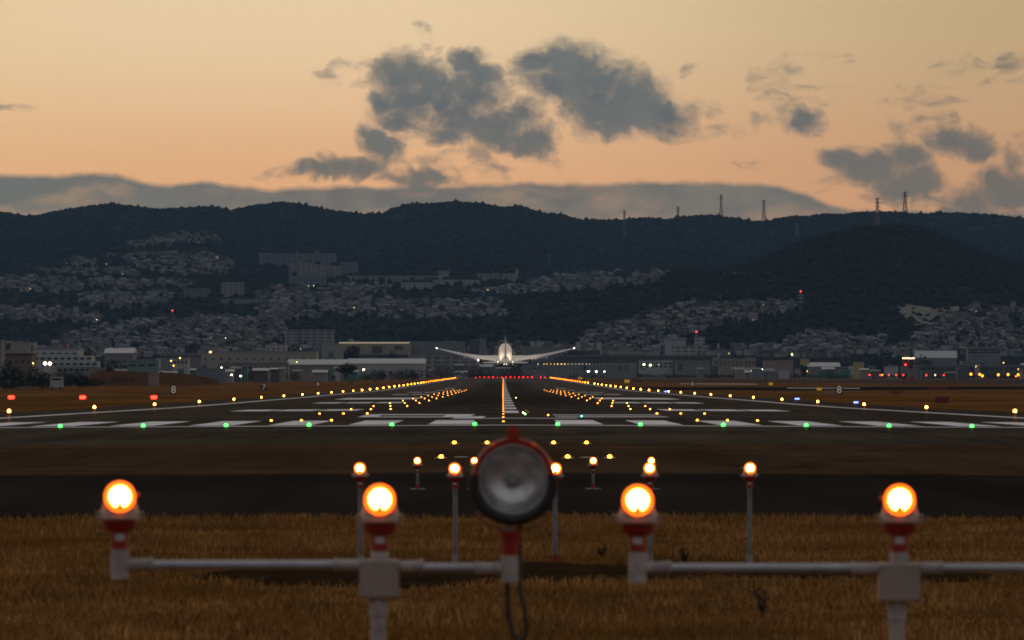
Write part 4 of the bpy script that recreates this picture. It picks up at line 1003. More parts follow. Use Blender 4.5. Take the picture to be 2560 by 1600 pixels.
# long striped wall with small pennant lamps along its top
wd = 3150; a, b = W(1365, 912, wd), W(1592, 929, wd); zb = gz(a.x, wd)
wr = empty('boundary_wall', ((a.x + b.x) / 2, wd, zb)); tag(wr, 'long pale painted boundary wall with a row of small peaks along its top', 'wall')
g = MB(); w = b.x - a.x; hh = a.z - zb; g.box((0, .4, hh / 2), (w, .8, hh)); g.build('wall_panel', BW['grey'], wr)
for k in range(28):
    g = MB(); x = -w / 2 + w * (k + .5) / 28; g.add([(x - .9, .2, hh), (x + .9, .2, hh), (x, .2, hh + 1.7), (x - .9, .6, hh), (x + .9, .6, hh), (x, .6, hh + 1.7)], [(0, 1, 2), (5, 4, 3), (0, 2, 5, 3), (1, 4, 5, 2), (0, 3, 4, 1)]); g.build('peak', BW['white'], wr)
def disc(parent, x, y, r, m, nm):
    g = MB(); p = W(x, y, wd); g.cyl((p.x - wr.location.x, 0.02, p.z - zb), (p.x - wr.location.x, -.12, p.z - zb), r, r, 20); return g.build(nm, m, parent)
disc(wr, 1457, 918, 2.6, BW['blue'], 'round_mural'); disc(wr, 1462, 919, 1.3, BW['red'], 'round_mural'); disc(wr, 1551, 919, 1.5, BW['red'], 'round_mural'); disc(wr, 1566, 918, 1.9, BW['teal'], 'round_mural'); disc(wr, 1580, 919, 1.5, BW['pink'], 'round_mural'); disc(wr, 1606, 917, 1.8, BW['blue'], 'round_mural')
block('low pale sheds under the right wing, left of the boundary wall', 1330, 1366, 915, 929, 3140, 'grey', 10, 'flat', (1, 3, .2, .6, .7))
# left airfield fence (blue-grey sheet panels) and pale kerb
def runwall(name, label, pts, h, m, cat, thick=.25):
    g = MB()
    for (x0, y0, h0), (x1, y1, h1) in zip(pts[:-1], pts[1:]):
        A, B = gp(x0, y0), gp(x1, y1); g.add([(A.x, A.y, A.z - .1), (B.x, B.y, B.z - .1), (B.x, B.y, B.z + h1), (A.x, A.y, A.z + h0), (A.x, A.y + thick, A.z - .1), (B.x, B.y + thick, B.z - .1), (B.x, B.y + thick, B.z + h1), (A.x, A.y + thick, A.z + h0)],
                                             [(0, 1, 2, 3), (7, 6, 5, 4), (3, 2, 6, 7), (0, 3, 7, 4), (1, 5, 6, 2), (0, 4, 5, 1)])
    o = g.build(name, m); tag(o, label, cat); return o
M['fence'] = mat('fence_sheet', (.055, .065, .08), .7, var=.2, scale=.1)
runwall('perimeter_fence', 'dark blue-grey sheet fence along the left side of the field', [(-60, 974, 2.4), (100, 969, 2.3), (148, 966.5, 2.9), (149, 966.5, 2.2), (250, 962.5, 2.0), (365, 957, 1.3)], 2, M['fence'], 'fence')
g = MB()
for (x0, y0), (x1, y1) in zip([(365, 957), (455, 954.2), (560, 952.4)], [(455, 954.2), (560, 952.4), (620, 950.6)]):
    A, B = gp(x0, y0), gp(x1, y1); g.add([(A.x, A.y, A.z), (B.x, B.y, B.z), (B.x, B.y, B.z + .45), (A.x, A.y, A.z + .45), (A.x, A.y + 2, A.z + .45), (B.x, B.y + 2, B.z + .45)], [(0, 1, 2, 3), (3, 2, 5, 4)])
o = g.build('service_road_kerb', mat('concrete_kerb', (.22, .2, .17), .8)); tag(o, kind='structure')

# ------------------------------------------------------------------ trees at the edge of the field
M['bark'] = mat('tree_bark', (.03, .022, .016), .95)
def leaf_mat(name, a, b_):
    m, nt, b = new_mat(name); N = NT(nt); ge = N.n('ShaderNodeNewGeometry')
    nt.links.new(N.mix(ge.outputs['Random Per Island'], a, b_), b.inputs['Base Color']); b.inputs['Roughness'].default_value = .9; b.inputs['Specular IOR Level'].default_value = .1; return m
M['leaf'] = leaf_mat('dark_evergreen_leaves', (.008, .011, .007), (.026, .030, .018)); M['leafb'] = leaf_mat('brownish_leaves', (.03, .021, .014), (.085, .062, .042))
def tree_proto(kind, seed, nleaf=520):
    """unit-height tree: trunk with limbs, crown of leaf clumps"""
    r = random.Random(seed); g = MB(); limbs = []
    g.tube([(0, 0, -.05), (.01, 0, .2), (.0, .01, .45), (.02, 0, .7)], [.035, .028, .02, .008], 7)
    lob = {'round': [(0, 0, .5, .40, .44)] + [(r.uniform(-.25, .25), r.uniform(-.25, .25), r.uniform(.3, .8), .2, .2) for _ in range(6)],
           'spread': [(-.35, 0, .62, .34, .17), (.05, .1, .72, .4, .2), (.42, 0, .66, .3, .15), (.2, -.2, .55, .3, .13), (-.1, .2, .55, .35, .15)],
           'tall': [(0, 0, .45, .22, .35), (.04, 0, .75, .15, .22), (-.06, .05, .3, .24, .2)],
           'low': [(-.5, 0, .4, .5, .32), (.1, 0, .5, .5, .4), (.6, .1, .38, .45, .3), (.2, -.3, .35, .5, .3)]}[kind]
    for x, y, z, a, c in lob: g.tube([(0, 0, .25), (x * .5, y * .5, (z + .25) / 2), (x, y, z)], [.016, .011, .005], 5)
    t = g.build('tree', M['bark']); cr = MB()
    for i in range(nleaf):
        x, y, z, a, c = r.choice(lob); th = r.random() * 6.283; ph = math.acos(r.uniform(-1, 1)); rr = (.45 + .6 * r.random() ** .6)
        p = Vector((x + a * rr * math.sin(ph) * math.cos(th), y + a * rr * math.sin(ph) * math.sin(th), z + c * rr * math.cos(ph))); s = r.uniform(.03, .062)
        u = Vector((r.uniform(-1, 1), r.uniform(-1, 1), r.uniform(-1, 1))).normalized(); v = u.orthogonal().normalized()
        cr.add([p + u * s, p + v * s * .8, p - u * s, p - v * s * .8 + u.cross(v) * s * .4], [(0, 1, 2), (0, 2, 3)])
    me = bpy.data.meshes.new('crown'); me.from_pydata(cr.v, [], cr.f); me.materials.append(M['leafb'] if seed % 5 == 4 else M['leaf'])
    o = bpy.data.objects.new('crown', me); COL.objects.link(o); o.parent = t
    return t
TP = {k: [None, lambda k=k, s=s, n=n: tree_proto(k, s, n)] for k, s, n in (('round', 1, 620), ('spread', 2, 620), ('tall', 3, 420), ('low', 6, 760), ('brown', 4, 560))}
TP['brown'][1] = lambda: tree_proto('low', 4, 560)
def tree(kind, x0, x1, y0, d, label):
    p = TP[kind]
    if p[0] is None: p[0] = p[1](); o = p[0]
    else: o = copy_tree(p[0])
    wd_ = {'round': .86, 'spread': 1.5, 'tall': .5, 'low': 2.0, 'brown': 2.0}[kind]
    X = ((x0 + x1) / 2 - CX) * d / F; z = gz(X, d); h = H - (y0 - HY) * d / F - z; w = (x1 - x0) * d / F
    o.location = (X, d, z); o.scale = (w / wd_, w / wd_, h / .98); o.rotation_euler = (0, 0, random.uniform(-.3, .3)); tag(o, label, 'tree', 'trees at the edge of the field'); return o
for a in [('low', 492, 530, 904, 2250, 'dark round tree left of the teal-roofed building'), ('low', 577, 615, 906, 2200, 'dark round tree with a lamp before it, right of the teal roof'), ('low', 620, 638, 914, 2230, 'small round tree just right of the lamp-lit tree'),
          ('low', 657, 675, 917, 2200, 'small round tree left of the blue pair in front of the sheds'), ('low', 687, 699, 915, 2210, 'slim dark tree in front of the low grey sheds'),
          ('spread', 836, 896, 905, 2150, 'wide umbrella-crowned tree standing alone before the grey hall'), ('round', 856, 904, 863, 3100, 'big round dark tree in front of the hangar'), ('low', 950, 1010, 870, 3110, 'broad dome-shaped tree in front of the hangar doors'),
          ('low', 805, 850, 872, 3000, 'low dark trees below the left end of the hangar'), ('low', 735, 812, 874, 2950, 'dark thicket left of the hangar'), ('low', 690, 780, 852, 3200, 'dark hill of trees left of the beige office blocks foot'),
          ('round', 208, 232, 868, 1900, 'dark tree behind the white stepped building'), ('low', 235, 330, 892, 1950, 'dark trees on the brown bank right of the white building'), ('tall', 76, 84, 862, 2000, 'small dark conifer between pale roofs'),
          ('low', -20, 55, 893, 1400, 'black thicket below the dark-roofed house'), ('low', 40, 130, 912, 1350, 'dark thicket left of the bright pair of lamps'), ('low', 120, 190, 919, 1380, 'dark bushes below the white building, left part'),
          ('low', 165, 222, 921, 1400, 'dark bushes below the white building, right part'), ('low', -30, 60, 930, 1200, 'black bushes over the fence at the left edge'), ('low', 50, 160, 936, 1300, 'dark bushes behind the fence left of the pale car roof'),
          ('low', 150, 260, 938, 1420, 'dark bushes behind the fence right of the pale car roof'), ('brown', 250, 340, 930, 1600, 'brown bush bank left of the bunker'), ('brown', 895, 985, 917, 2700, 'brown leafless thicket right of the umbrella tree'),
          ('brown', 970, 1060, 915, 2720, 'brown thicket below the beige apartment house'), ('brown', 1055, 1150, 909, 2900, 'brown scrub bank left of the airliner wheels'), ('brown', 1140, 1230, 911, 2950, 'brown scrub bank under the airliner left engine'),
          ('brown', 1225, 1310, 914, 2980, 'brown scrub bank between the airliner wheels'), ('low', 490, 580, 926, 1980, 'dark hedge under the teal roof'), ('low', 1375, 1500, 870, 3350, 'dark row of trees under the right wing tip'),
          ('low', 1700, 1800, 872, 3700, 'dark trees below the stepped apartment block'), ('low', 2130, 2290, 868, 3450, 'large dark grove behind the red-lit mast'), ('round', 2002, 2020, 910, 3100, 'round dark tree right of the small white cabin'),
          ('low', 2270, 2340, 880, 3500, 'dark grove right of the red-lit mast'), ('low', 1560, 1640, 868, 3500, 'dark trees behind the white windowed building'), ('low', 1430, 1530, 898, 3330, 'dark hedge row above the boundary wall'),
          ('low', 2040, 2130, 893, 3360, 'dark trees left of the yellow billboard')]: tree(*a)
for k in range(14):
    x0 = 470 + k * 42; tree('low' if k % 3 else 'brown', x0, x0 + random.uniform(26, 46), random.uniform(921, 932), 2000 + k * 30, 'dark scrub bush on the left field edge, %s from the left' % ordinal(k))
for k in range(19):     # the dark hedge closing the field
    x0 = 700 + k * 101; d = 3170 - (15 if k % 2 else 0); y = 930 + (k * 7 % 4) + (2 if 4 < k < 8 else 0)
    tree('low', x0, x0 + 125, y, d, 'low dark hedge shrub closing the field, %s from the left' % ordinal(k))

# earth bank behind the left fence
def bank_mesh():
    top = [(225, 935), (250, 927), (300, 928), (400, 930), (455, 933), (500, 940), (545, 949)]; vs = []; n = 28
    for i in range(n):
        x = 225 + 320 * i / (n - 1); y = float(np.interp(x, [p[0] for p in top], [p[1] for p in top])) + .5 * math.sin(i * 1.7)
        A = W(x, y, 1640); B = W(x, y, 1675); c = Vector(((x - CX) * 1585 / F, 1585, 0)); c.z = gz(c.x, 1585) - .05; e = Vector(((x - CX) * 1730 / F, 1730, 0)); e.z = gz(e.x, 1730) - .05
        mid = (A + c) / 2 + Vector((0, 0, .35 + .2 * math.sin(i * 2.3))); vs += [c, mid, A, B, e]
    g = MB(); g.add(vs, [(i * 5 + j, i * 5 + 5 + j, i * 5 + 6 + j, i * 5 + 1 + j) for i in range(n - 1) for j in range(4)]); o = g.build('earth_bank', mat('bank_turf', (.075, .036, .013), 1.0, var=.35, scale=.25, spec=0), smooth=True); tag(o, kind='structure')
bank_mesh()

# ------------------------------------------------------------------ pylons and masts
M['pyl'] = mat('pylon_steel', (.10, .105, .11), .6, var=.1); M['pylred'] = mat('pylon_red_paint', (.30, .05, .035), .6, var=.1)
def pylon(x, yt, yb, d, label, red=False, arms=3, wide=1.0, name='pylon', cat='pylon'):
    X = (x - CX) * d / F; z0 = H - (yb - HY) * d / F; h = (yb - yt) * d / F; r = empty(name, (X, d, z0)); tag(r, label, cat, 'pylons on the hills')
    def leg(t): return (3.6 * (1 - t) ** 1.3 + .9) * wide
    segs = 7; t_ = (.30 + .28 * wide)
    for k in range(segs):
        a, b = k / segs, (k + 1) / segs; g = MB(); A, B = leg(a), leg(b); za, zb = h * a, h * b
        for sx, sy in ((-1, -1), (1, -1), (1, 1), (-1, 1)):
            g.cyl((sx * A, sy * A, za - (4 if k == 0 else 0)), (sx * B, sy * B, zb), t_, t_, 4); nx, ny = (-sy, sx) if sx == sy else (sx if False else -sy * 1.0, sx * 1.0)
        for s in (-1, 1):
            g.cyl((-A, s * A, za), (B, s * B, zb), t_ * .6, t_ * .6, 3); g.cyl((A, s * A, za), (-B, s * B, zb), t_ * .6, t_ * .6, 3); g.cyl((-B, s * B, zb), (B, s * B, zb), t_ * .6, t_ * .6, 3)
            g.cyl((s * A, -A, za), (s * B, B, zb), t_ * .6, t_ * .6, 3)
        g.build('lattice_section', M['pylred'] if red and k % 2 == 0 else M['pyl'], r)
    for k in range(arms):
        zz = h * (1 - .03 - .13 * k); w = (4.6 + .9 * (k % 2)) * wide; g = MB()
        g.cyl((-w, 0, zz), (w, 0, zz), t_ * .8, t_ * .8, 4); g.cyl((-w, 0, zz), (0, 0, zz + 1.8), t_ * .5, t_ * .5, 3); g.cyl((w, 0, zz), (0, 0, zz + 1.8), t_ * .5, t_ * .5, 3)
        for s in (-1, 1): g.cyl((s * w, 0, zz), (s * w, 0, zz - 1.6), t_ * .5, t_ * .5, 4)
        g.build('cross_arm', M['pylred'] if red else M['pyl'], r)
    return r
pylon(1803, 487, 549, 7340, 'red and white lattice mast on the ridge, left of the pair above the middle right', True, 2, .7)
pylon(1910, 501, 561, 7340, 'grey lattice pylon with a wide head on the ridge, right of the red mast', False, 1, .85)
pylon(2194, 495, 568, 6900, 'red and white pylon rising in front of the right ridge', True, 4, .85)
pylon(2263, 480, 540, 7340, 'tallest grey pylon with four arms on the right ridge', False, 4, 1.0)
pylon(1561, 527, 556, 7340, 'small pylon on the ridge, leftmost of all', False, 3, .5); pylon(1695, 517, 551, 7340, 'small grey pylon on the ridge between the round tree and the red mast', False, 3, .55)
pylon(1872, 545, 558, 7340, 'tiniest pylon on the ridge saddle', False, 2, .4); pylon(1993, 560, 590, 6700, 'dim pylon below the right ridge', False, 3, .6)
pylon(1373, 634, 690, 6000, 'dim grey pylon standing on the slope above the middle terrace', False, 3, .6); pylon(1561, 548, 596, 6900, 'faint pylon below the leftmost small pylon', False, 3, .5)
pylon(2200, 672, 705, 4890, 'dim reddish pylon on the front hill', True, 3, .5); pylon(2218, 628, 680, 5600, 'dim pylon behind the front hill', False, 3, .6); pylon(1155, 663, 703, 6000, 'dim tower crane frame behind the terrace rows', False, 1, .5)
def mast(x, y0, y1, d, label, disks=3, lamp=True, base=None):
    X = (x - CX) * d / F; z0 = H - (y1 - HY) * d / F; h = (y1 - y0) * d / F; r = empty('radio_mast', (X, d, z0)); tag(r, label, 'mast', 'radio masts')
    for k in range(6):
        g = MB(); a = h * k / 6; w = 1.5 * (1 - k / 8)
        for sx, sy in ((-1, -1), (1, -1), (0, 1)): g.cyl((sx * w, sy * w, a - (5 if k == 0 else 0)), (sx * w * .9, sy * w * .9, a + h / 6), .26, .26, 4)
        g.cyl((-w, -w, a), (w * .9, -w * .9, a + h / 6), .16, .16, 3); g.cyl((w, -w, a), (-w * .9, -w * .9, a + h / 6), .16, .16, 3)
        g.build('mast_section', M['pylred'] if k % 2 else BW['white'], r)
    for k in range(disks):
        g = MB(); zz = h * (.45 + .18 * k); g.cyl((0, 0, zz), (0, 0, zz + .7), 3.0, 3.0, 12); g.build('platform', BW['white'], r)
    if lamp: g = MB(); g.lathe([(.5, h), (.7, h + .6), (.3, h + 1.3)], n=8); g.build('warning_lamp', M['warn'], r)
M['warn'] = emit('red_warning_lamp', (1.0, .04, .04), 5.0, 'NONE')
def mast_on(x, y0, y1, label, **k):
    d, z = onhill(x, y1); mast(x, y0, y1, d - 5, label, **k)
mast_on(2002, 730, 775, 'red and white radio mast with round platforms on the right slope')
mast_on(431, 778, 802, 'pale thin radio mast with a red lamp in the left valley', disks=1)
mast_on(1741, 831, 846, 'small mast with a red lamp in the right middle town', disks=0)
ch = empty('chimney', ((1796 - CX) * 3700 / F, 3700, gz(0, 3300))); tag(ch, 'red and white banded chimney in front of the wooded hill', 'chimney'); zc0 = ch.location.z
zt = H - (858 - HY) * 3700 / F - zc0
for k in range(7): g = MB(); g.cyl((0, 0, zt * k / 7), (0, 0, zt * (k + 1) / 7), 1.5 - .12 * k, 1.38 - .12 * k, 14); g.build('chimney_band', M['pylred'] if k % 2 else BW['white'], ch)
g = MB(); a, b = W(1119, 677, 6300), W(1171, 679, 6300); jb = pylon  # crane jib
r = empty('tower_crane', (a.x, 6300, a.z - 14)); tag(r, 'thin crane jib reaching right from the plain pale tower', 'crane')
g = MB(); g.box(((b.x - a.x) / 2, 0, 14), (b.x - a.x, .8, .8)); g.build('jib', BW['grey'], r); g = MB(); g.box(((b.x - a.x) * .7, 0, 2), (1, 1, 26)); g.build('tower', BW['dgrey'], r)

# ------------------------------------------------------------------ signs
M['board'] = mat('black_sign_board', (.010, .009, .009), .5); M['digit'] = emit('lit_sign_digit', (.75, .66, .56), .22, 'NONE'); M['pinkb'] = mat('pink_back_board', (.34, .19, .16), .7); M['redb'] = mat('red_board', (.16, .022, .016), .7); M['redbr'] = mat('bright_red_board', (.35, .02, .015), .6)
M['yel'] = emit('lit_yellow_sign', (.75, .42, .03), .35, 'NONE')
def text_mesh(s, size, m, parent, loc, ext=.01):
    cu = bpy.data.curves.new('digit', 'FONT'); cu.body = s; cu.size = size; cu.align_x = 'CENTER'; cu.align_y = 'CENTER'; cu.extrude = ext; cu.offset = 0.012 * size
    t = bpy.data.objects.new('tmp', cu); COL.objects.link(t); bpy.context.view_layer.update()
    me = bpy.data.meshes.new_from_object(t.evaluated_get(bpy.context.evaluated_depsgraph_get())); bpy.data.objects.remove(t); bpy.data.curves.remove(cu)
    me.materials.clear(); me.materials.append(m); o = bpy.data.objects.new('digit', me); COL.objects.link(o); o.parent = parent; o.location = loc; o.rotation_euler = (math.pi / 2, 0, 0); return o
def dist_sign(s, x, y, d, label, w=1.15, h=1.6, dim=False):
    X = (x - CX) * d / F; z = gz(X, d); zc = H - (y - HY) * d / F - z; zc = max(zc, h / 2 + .1); r = empty('distance_sign', (X, d, z)); tag(r, label, 'distance sign', 'distance marker signs')
    g = MB(); g.box((0, .12, zc), (w, .3, h)); b = g.build('board', M['board'], r)
    text_mesh(s, h * 1.12, M['digit'] if not dim else M['pinkb'], b, (0, -.045, zc), .01)
    for q in (-.35, .35): g = MB(); g.cyl((q, .12, -.05), (q, .12, zc - h / 2), .05, .05, 8); g.build('leg', M['steel'], r)
dist_sign('8', 434, 983, 795, 'black sign with a white 8, left of the runway'); dist_sign('8', 2098, 985, 795, 'black sign with a white 8, right of the runway')
dist_sign('7', 660, 973, 1100, 'black sign with a white 7 left of the runway', 1.25, 1.45); dist_sign('6', 795, 965, 1405, 'black sign with a white 6 left of the runway', 1.25, 1.6); dist_sign('6', 1731, 965, 1405, 'black sign with a white 6 right of the runway', 1.3, 1.7)
for s, x, y, d in (('5', 878, 958, 1710), ('4', 936, 953, 2015), ('3', 978, 950, 2320), ('2', 1010, 948.5, 2625)): dist_sign(s, x, y, d, 'dim far black sign with the number %s left of the runway' % s, 1.2, 1.5, True)
dist_sign('4', 1586, 954, 2015, 'dim far black sign with the number 4 right of the runway', 1.3, 1.5, True)
def board(x0, x1, y0, y1, m, label, cat='board', dp=.3, legs=True, d=None):
    p = gp((x0 + x1) / 2, y1 + 1.2) if d is None else Vector((((x0 + x1) / 2 - CX) * d / F, d, 0)); d = p.y; a, b = W(x0, y0, d), W(x1, y1, d); z = gz(p.x, d); r = empty('board_sign', ((a.x + b.x) / 2, d, z)); tag(r, label, cat)
    g = MB(); g.box((0, 0, (a.z + b.z) / 2 - z), (b.x - a.x, dp, a.z - b.z)); g.build('board', m, r)
    w = (b.x - a.x) * .35
    for q in (-w, w): g = MB(); g.cyl((q, 0, -.1), (q, 0, b.z - z + .05), .06, .06, 6); g.build('leg', M['steel'], r)
    return r
board(2063, 2089, 975.5, 985.5, M['pinkb'], 'pale pink blank board just left of the right number 8 sign')
ys = board(2042, 2055, 969, 976, M['yel'], 'small lit yellow guidance sign left of the pink board', 'guidance sign'); board(1922, 1932, 956, 963, M['yel'], 'small yellow guidance sign above the right runway edge', 'guidance sign')
board(1561, 1574, 949, 957, M['yel'], 'farthest yellow guidance sign right of the runway', 'guidance sign'); board(1592, 1606, 951, 957, M['redb'], 'dark red guidance sign beside the farthest yellow one', 'guidance sign')
board(2337, 2372, 992, 1008, M['redb'], 'dull red board low on the right grass'); board(2320, 2368, 966.5, 973.5, M['redb'], 'long dull red board beyond the dark taxiway'); board(2223, 2256, 978, 984, mat('brown_board', (.13, .05, .03), .8), 'faint brownish board in the right grass')
board(2272, 2288, 941, 952, M['redbr'], 'bright red equipment cabinet far right'); board(2257, 2262, 942, 960, M['redb'], 'thin red pole marker beside the red cabinet', 'marker'); board(746, 754, 936, 945, M['redbr'], 'small orange-red cabinet at the far left grass edge'); board(1445, 1456, 943, 948, M['yel'], 'dim yellow sign right of the runway end', 'guidance sign')
bb = block('greenish lit billboard on posts right of the bright lamp', 2001, 2023, 897, 909, 3150, 'yellow', 1.5, cat='billboard', base=H - (912 - HY) * 3150 / F); block('yellow-green billboard right of centre', 2133, 2160, 906, 916, 3150, 'yellow', 1.5, cat='billboard')
# pale vehicle roof behind the left fence
p = W(141, 941, 1240); vr = empty('parked_van', (p.x, 1240, gz(p.x, 1240))); tag(vr, 'pale roof of a vehicle showing above the left fence', 'van')
vz = p.z - vr.location.z
g = MB(); g.box((0, 1.2, vz / 2 + .2), (3.5, 2.0, vz - .6), top=.93); g.build('body', BW['white'], vr); g = MB(); g.box((0, .2, vz - .75), (2.6, .1, .5)); g.build('side_window', WIN, vr)
for q in (-1.1, 1.1): g = MB(); g.cyl((q, .1, .35), (q, .4, .35), .35, .35, 14); g.build('wheel', M['tyre'], vr)

# ------------------------------------------------------------------ small lamps around the field and town
LM = {'w': emit('white_lamp', (1.0, .82, .55), 16, 'NONE'), 'y': emit('yellow_lamp', (1.0, .60, .16), 6, 'NONE'), 'o': emit('orange_lamp', (1.0, .24, .015), 7, 'NONE'), 'r': emit('red_lamp', (1.0, .035, .02), 5, 'NONE'), 'g': emit('greenish_lamp', (.75, 1.0, .35), 9, 'NONE'), 'd': emit('dim_lamp', (1.0, .8, .5), 3.0, 'NONE')}
CN = {'w': 'bright white', 'y': 'yellowish', 'o': 'orange', 'r': 'red', 'g': 'greenish white', 'd': 'dim warm'}
def street_lamp(x, y, d, c, r, label, sx=1.0):
    r *= .8 if d < 2900 else .58
    p = W(x, y, d); gz_ = gz(p.x, d) if d < 3400 else p.z - 8; hgt = p.z - gz_; o = empty('street_lamp', (p.x, d, gz_)); tag(o, label, 'street lamp', 'lamps beyond the field')
    g = MB(); g.tube([(0, .6, -.2), (0, .6, hgt * .85), (0, .45, hgt * .97), (0, .05, hgt + .1)], [.12, .09, .07, .06], 6); g.build('pole', M['steel'], o)
    g = MB(); g.lathe([(r * .4, -r), (r, -r * .3), (r, r * .4), (r * .3, r)], n=8); h = g.build('lamp', LM[c], o, loc=(0, 0, hgt)); h.scale = (sx, 1, 1)
LL = [(113, 908.5, 1500, 'w', .55, 1.1, 'left one of the glaring pair on the left bank'), (125, 909, 1500, 'w', .55, 1.1, 'right one of the glaring pair on the left bank'), (83, 908, 1500, 'y', .25, 1, 'small one left of the glaring pair'),
      (450, 895, 2000, 'y', .4, 1, 'above the white piers left of the round trees'), (428, 902, 2000, 'y', .33, 1.2, 'upper one of the three left of the white piers'), (434, 914, 2000, 'y', .33, 1, 'middle one left of the white piers'), (454, 925, 1950, 'y', .4, 1.6, 'lowest one left of the teal roof'),
      (554, 919, 2000, 'w', .33, 1, 'above the teal-roofed building'), (579, 937, 1950, 'w', .3, 1.2, 'left one low at the grass edge right of the teal roof'), (602, 940, 1950, 'w', .3, 1.4, 'right one low at the grass edge right of the teal roof'),
      (526, 880, 2600, 'y', .6, 1.4, 'on the roof line of the long factory'), (742, 905, 2300, 'y', .3, 1, 'before the low grey sheds'), (909, 924, 2120, 'w', .3, 1.8, 'just right of the umbrella tree'), (564, 841 + 4, 2600, 'd', .3, 1, 'in the left valley town'),
      (1471, 928.5, 3000, 'w', .75, 1.5, 'left one of the three before the boundary wall'), (1491, 929, 3000, 'w', .8, 1, 'middle one of the three before the boundary wall'), (1511, 929, 3000, 'w', .6, 1, 'right one of the three before the boundary wall'),
      (1610, 911, 3130, 'w', .8, 1.3, 'left one of the pair at the end of the boundary wall'), (1626, 913, 3130, 'g', 1.1, 1, 'right one of the pair at the end of the boundary wall'), (1647, 911.5, 3130, 'd', .4, 1, 'small one on the garage building'),
      (1980, 886, 3130, 'g', 1.0, .8, 'brightest lamp high above the town on the right'), (1906, 923, 3050, 'w', .35, 1, 'small one beside the red pole lamp'), (2018, 928, 3050, 'y', .5, .7, 'small one beside the round dark tree'), (1878, 927, 3050, 'd', .4, 1, 'small one below the arched towers'),
      (2440, 916.5, 3200, 'y', .55, .8, 'small one before the dark rounded opening'), (2509, 907, 3200, 'y', .6, .8, 'highest small one at the right'), (2546, 923, 3200, 'y', .6, .8, 'at the right edge above the orange lamps'), (2407, 926, 3120, 'd', .6, 1.2, 'dim one above the leftmost orange lamp'),
      (2006, 662, 4850, 'd', .3, 1, 'faint one on the wooded hill'), (242, 799, 4200, 'w', .3, 1, 'tiny one on the lower left slope'), (266, 660, 5000, 'd', .45, 1, 'tiny one in the upper left terraces'), (765, 716, 5500, 'g', .5, 1, 'left one of three under the hillside cluster'), (771, 715, 5500, 'g', .5, 1, 'middle one of three under the hillside cluster'), (784, 714, 5500, 'w', .42, 1, 'right one of three under the hillside cluster')]
for x, y, d, c, r, sx, t in LL: street_lamp(x, y, d, c, r, '%s lamp, %s' % (CN[c], t), sx)
def low_lamp(x, y, c, r, label, d=3050):
    X = (x - CX) * d / F; z = gz(X, d); zl = H - (y - HY) * d / F - z; o = empty('marker_lamp', (X, d, z)); tag(o, label, 'marker lamp', 'marker lamps far right')
    g = MB(); g.cyl((0, 0, -.1), (0, 0, zl), .12, .08, 6); g.build('post', M['steel'], o); g = MB(); g.lathe([(r * .4, -r * .9), (r, -r * .3), (r * .8, r * .6), (r * .2, r * 1.1)], n=8); g.build('lamp', LM[c], o, loc=(0, 0, zl))
for k, x in enumerate((2174, 2200.5, 2205.5, 2222, 2240.5, 2258.5, 2277.5)): low_lamp(x, 937.5, 'r' if k != 2 else 'o', .5, 'red marker lamp at the far right field edge, %s from the left' % ordinal(k))
for k, x in enumerate((2316, 2338, 2359.5, 2381)): low_lamp(x, 937.8, 'd' if k % 2 else 'r', .5, 'dim reddish marker lamp between red and orange ones, %s from the left' % ordinal(k))
for k, (x, y) in enumerate(((2406, 936), (2427.5, 935.5), (2449.5, 936), (2456, 939.5), (2496, 937), (2520.5, 936.5), (2545.5, 937), (2540, 941))): low_lamp(x, y, 'o', .8 if k < 7 else .4, 'orange marker lamp at the far right field edge, %s from the left' % ordinal(k))
# small peaks' lamps along the striped wall
for k, x in enumerate([1345, 1360, 1367, 1377, 1386, 1394.5, 1404, 1412, 1421, 1430, 1439, 1448, 1457, 1466, 1474]):
    street_lamp(x, 910, 3100, 'y' if k < 8 else 'd', .42 if k in (5, 6, 7) else .3, 'small yellow lamp in the even row right of the airliner, %s from the left' % ordinal(k))
# red obstacle mast with lit head
d = 3160; X = (2271 - CX) * d / F; z = gz(X, d); o = empty('obstacle_mast', (X, d, z)); tag(o, 'red lattice frame topped by a row of lit lamps', 'lamp frame')
zt = H - (897 - HY) * d / F - z; zm = H - (913 - HY) * d / F - z
for q in (-3.6, 0, 3.6): g = MB(); g.cyl((q, 0, -.1), (q, 0, zt), .28, .22, 8); g.build('post', M['redbr'], o)
for zz in (zm, (zm + zt) / 2): g = MB(); g.cyl((-3.8, 0, zz), (3.8, 0, zz), .2, .2, 8); g.build('crossbar', M['redbr'], o)
for k in range(8): g = MB(); g.lathe([(.15, 0), (.36, .3), (.2, .75)], origin=(-3.7 + 1.06 * k, 0, zt), n=8); g.build('lamp', M['framelamp'] if 'framelamp' in M else M.setdefault('framelamp', emit('frame_lamp', (1, .5, .28), 9, 'NONE')), o)
g = MB(); g.lathe([(.4, zm - .2), (.6, zm + .4), (.3, zm + 1)], origin=(-2, -.4, 0), n=8); g.build('warning_lamp', M['warn'], o)

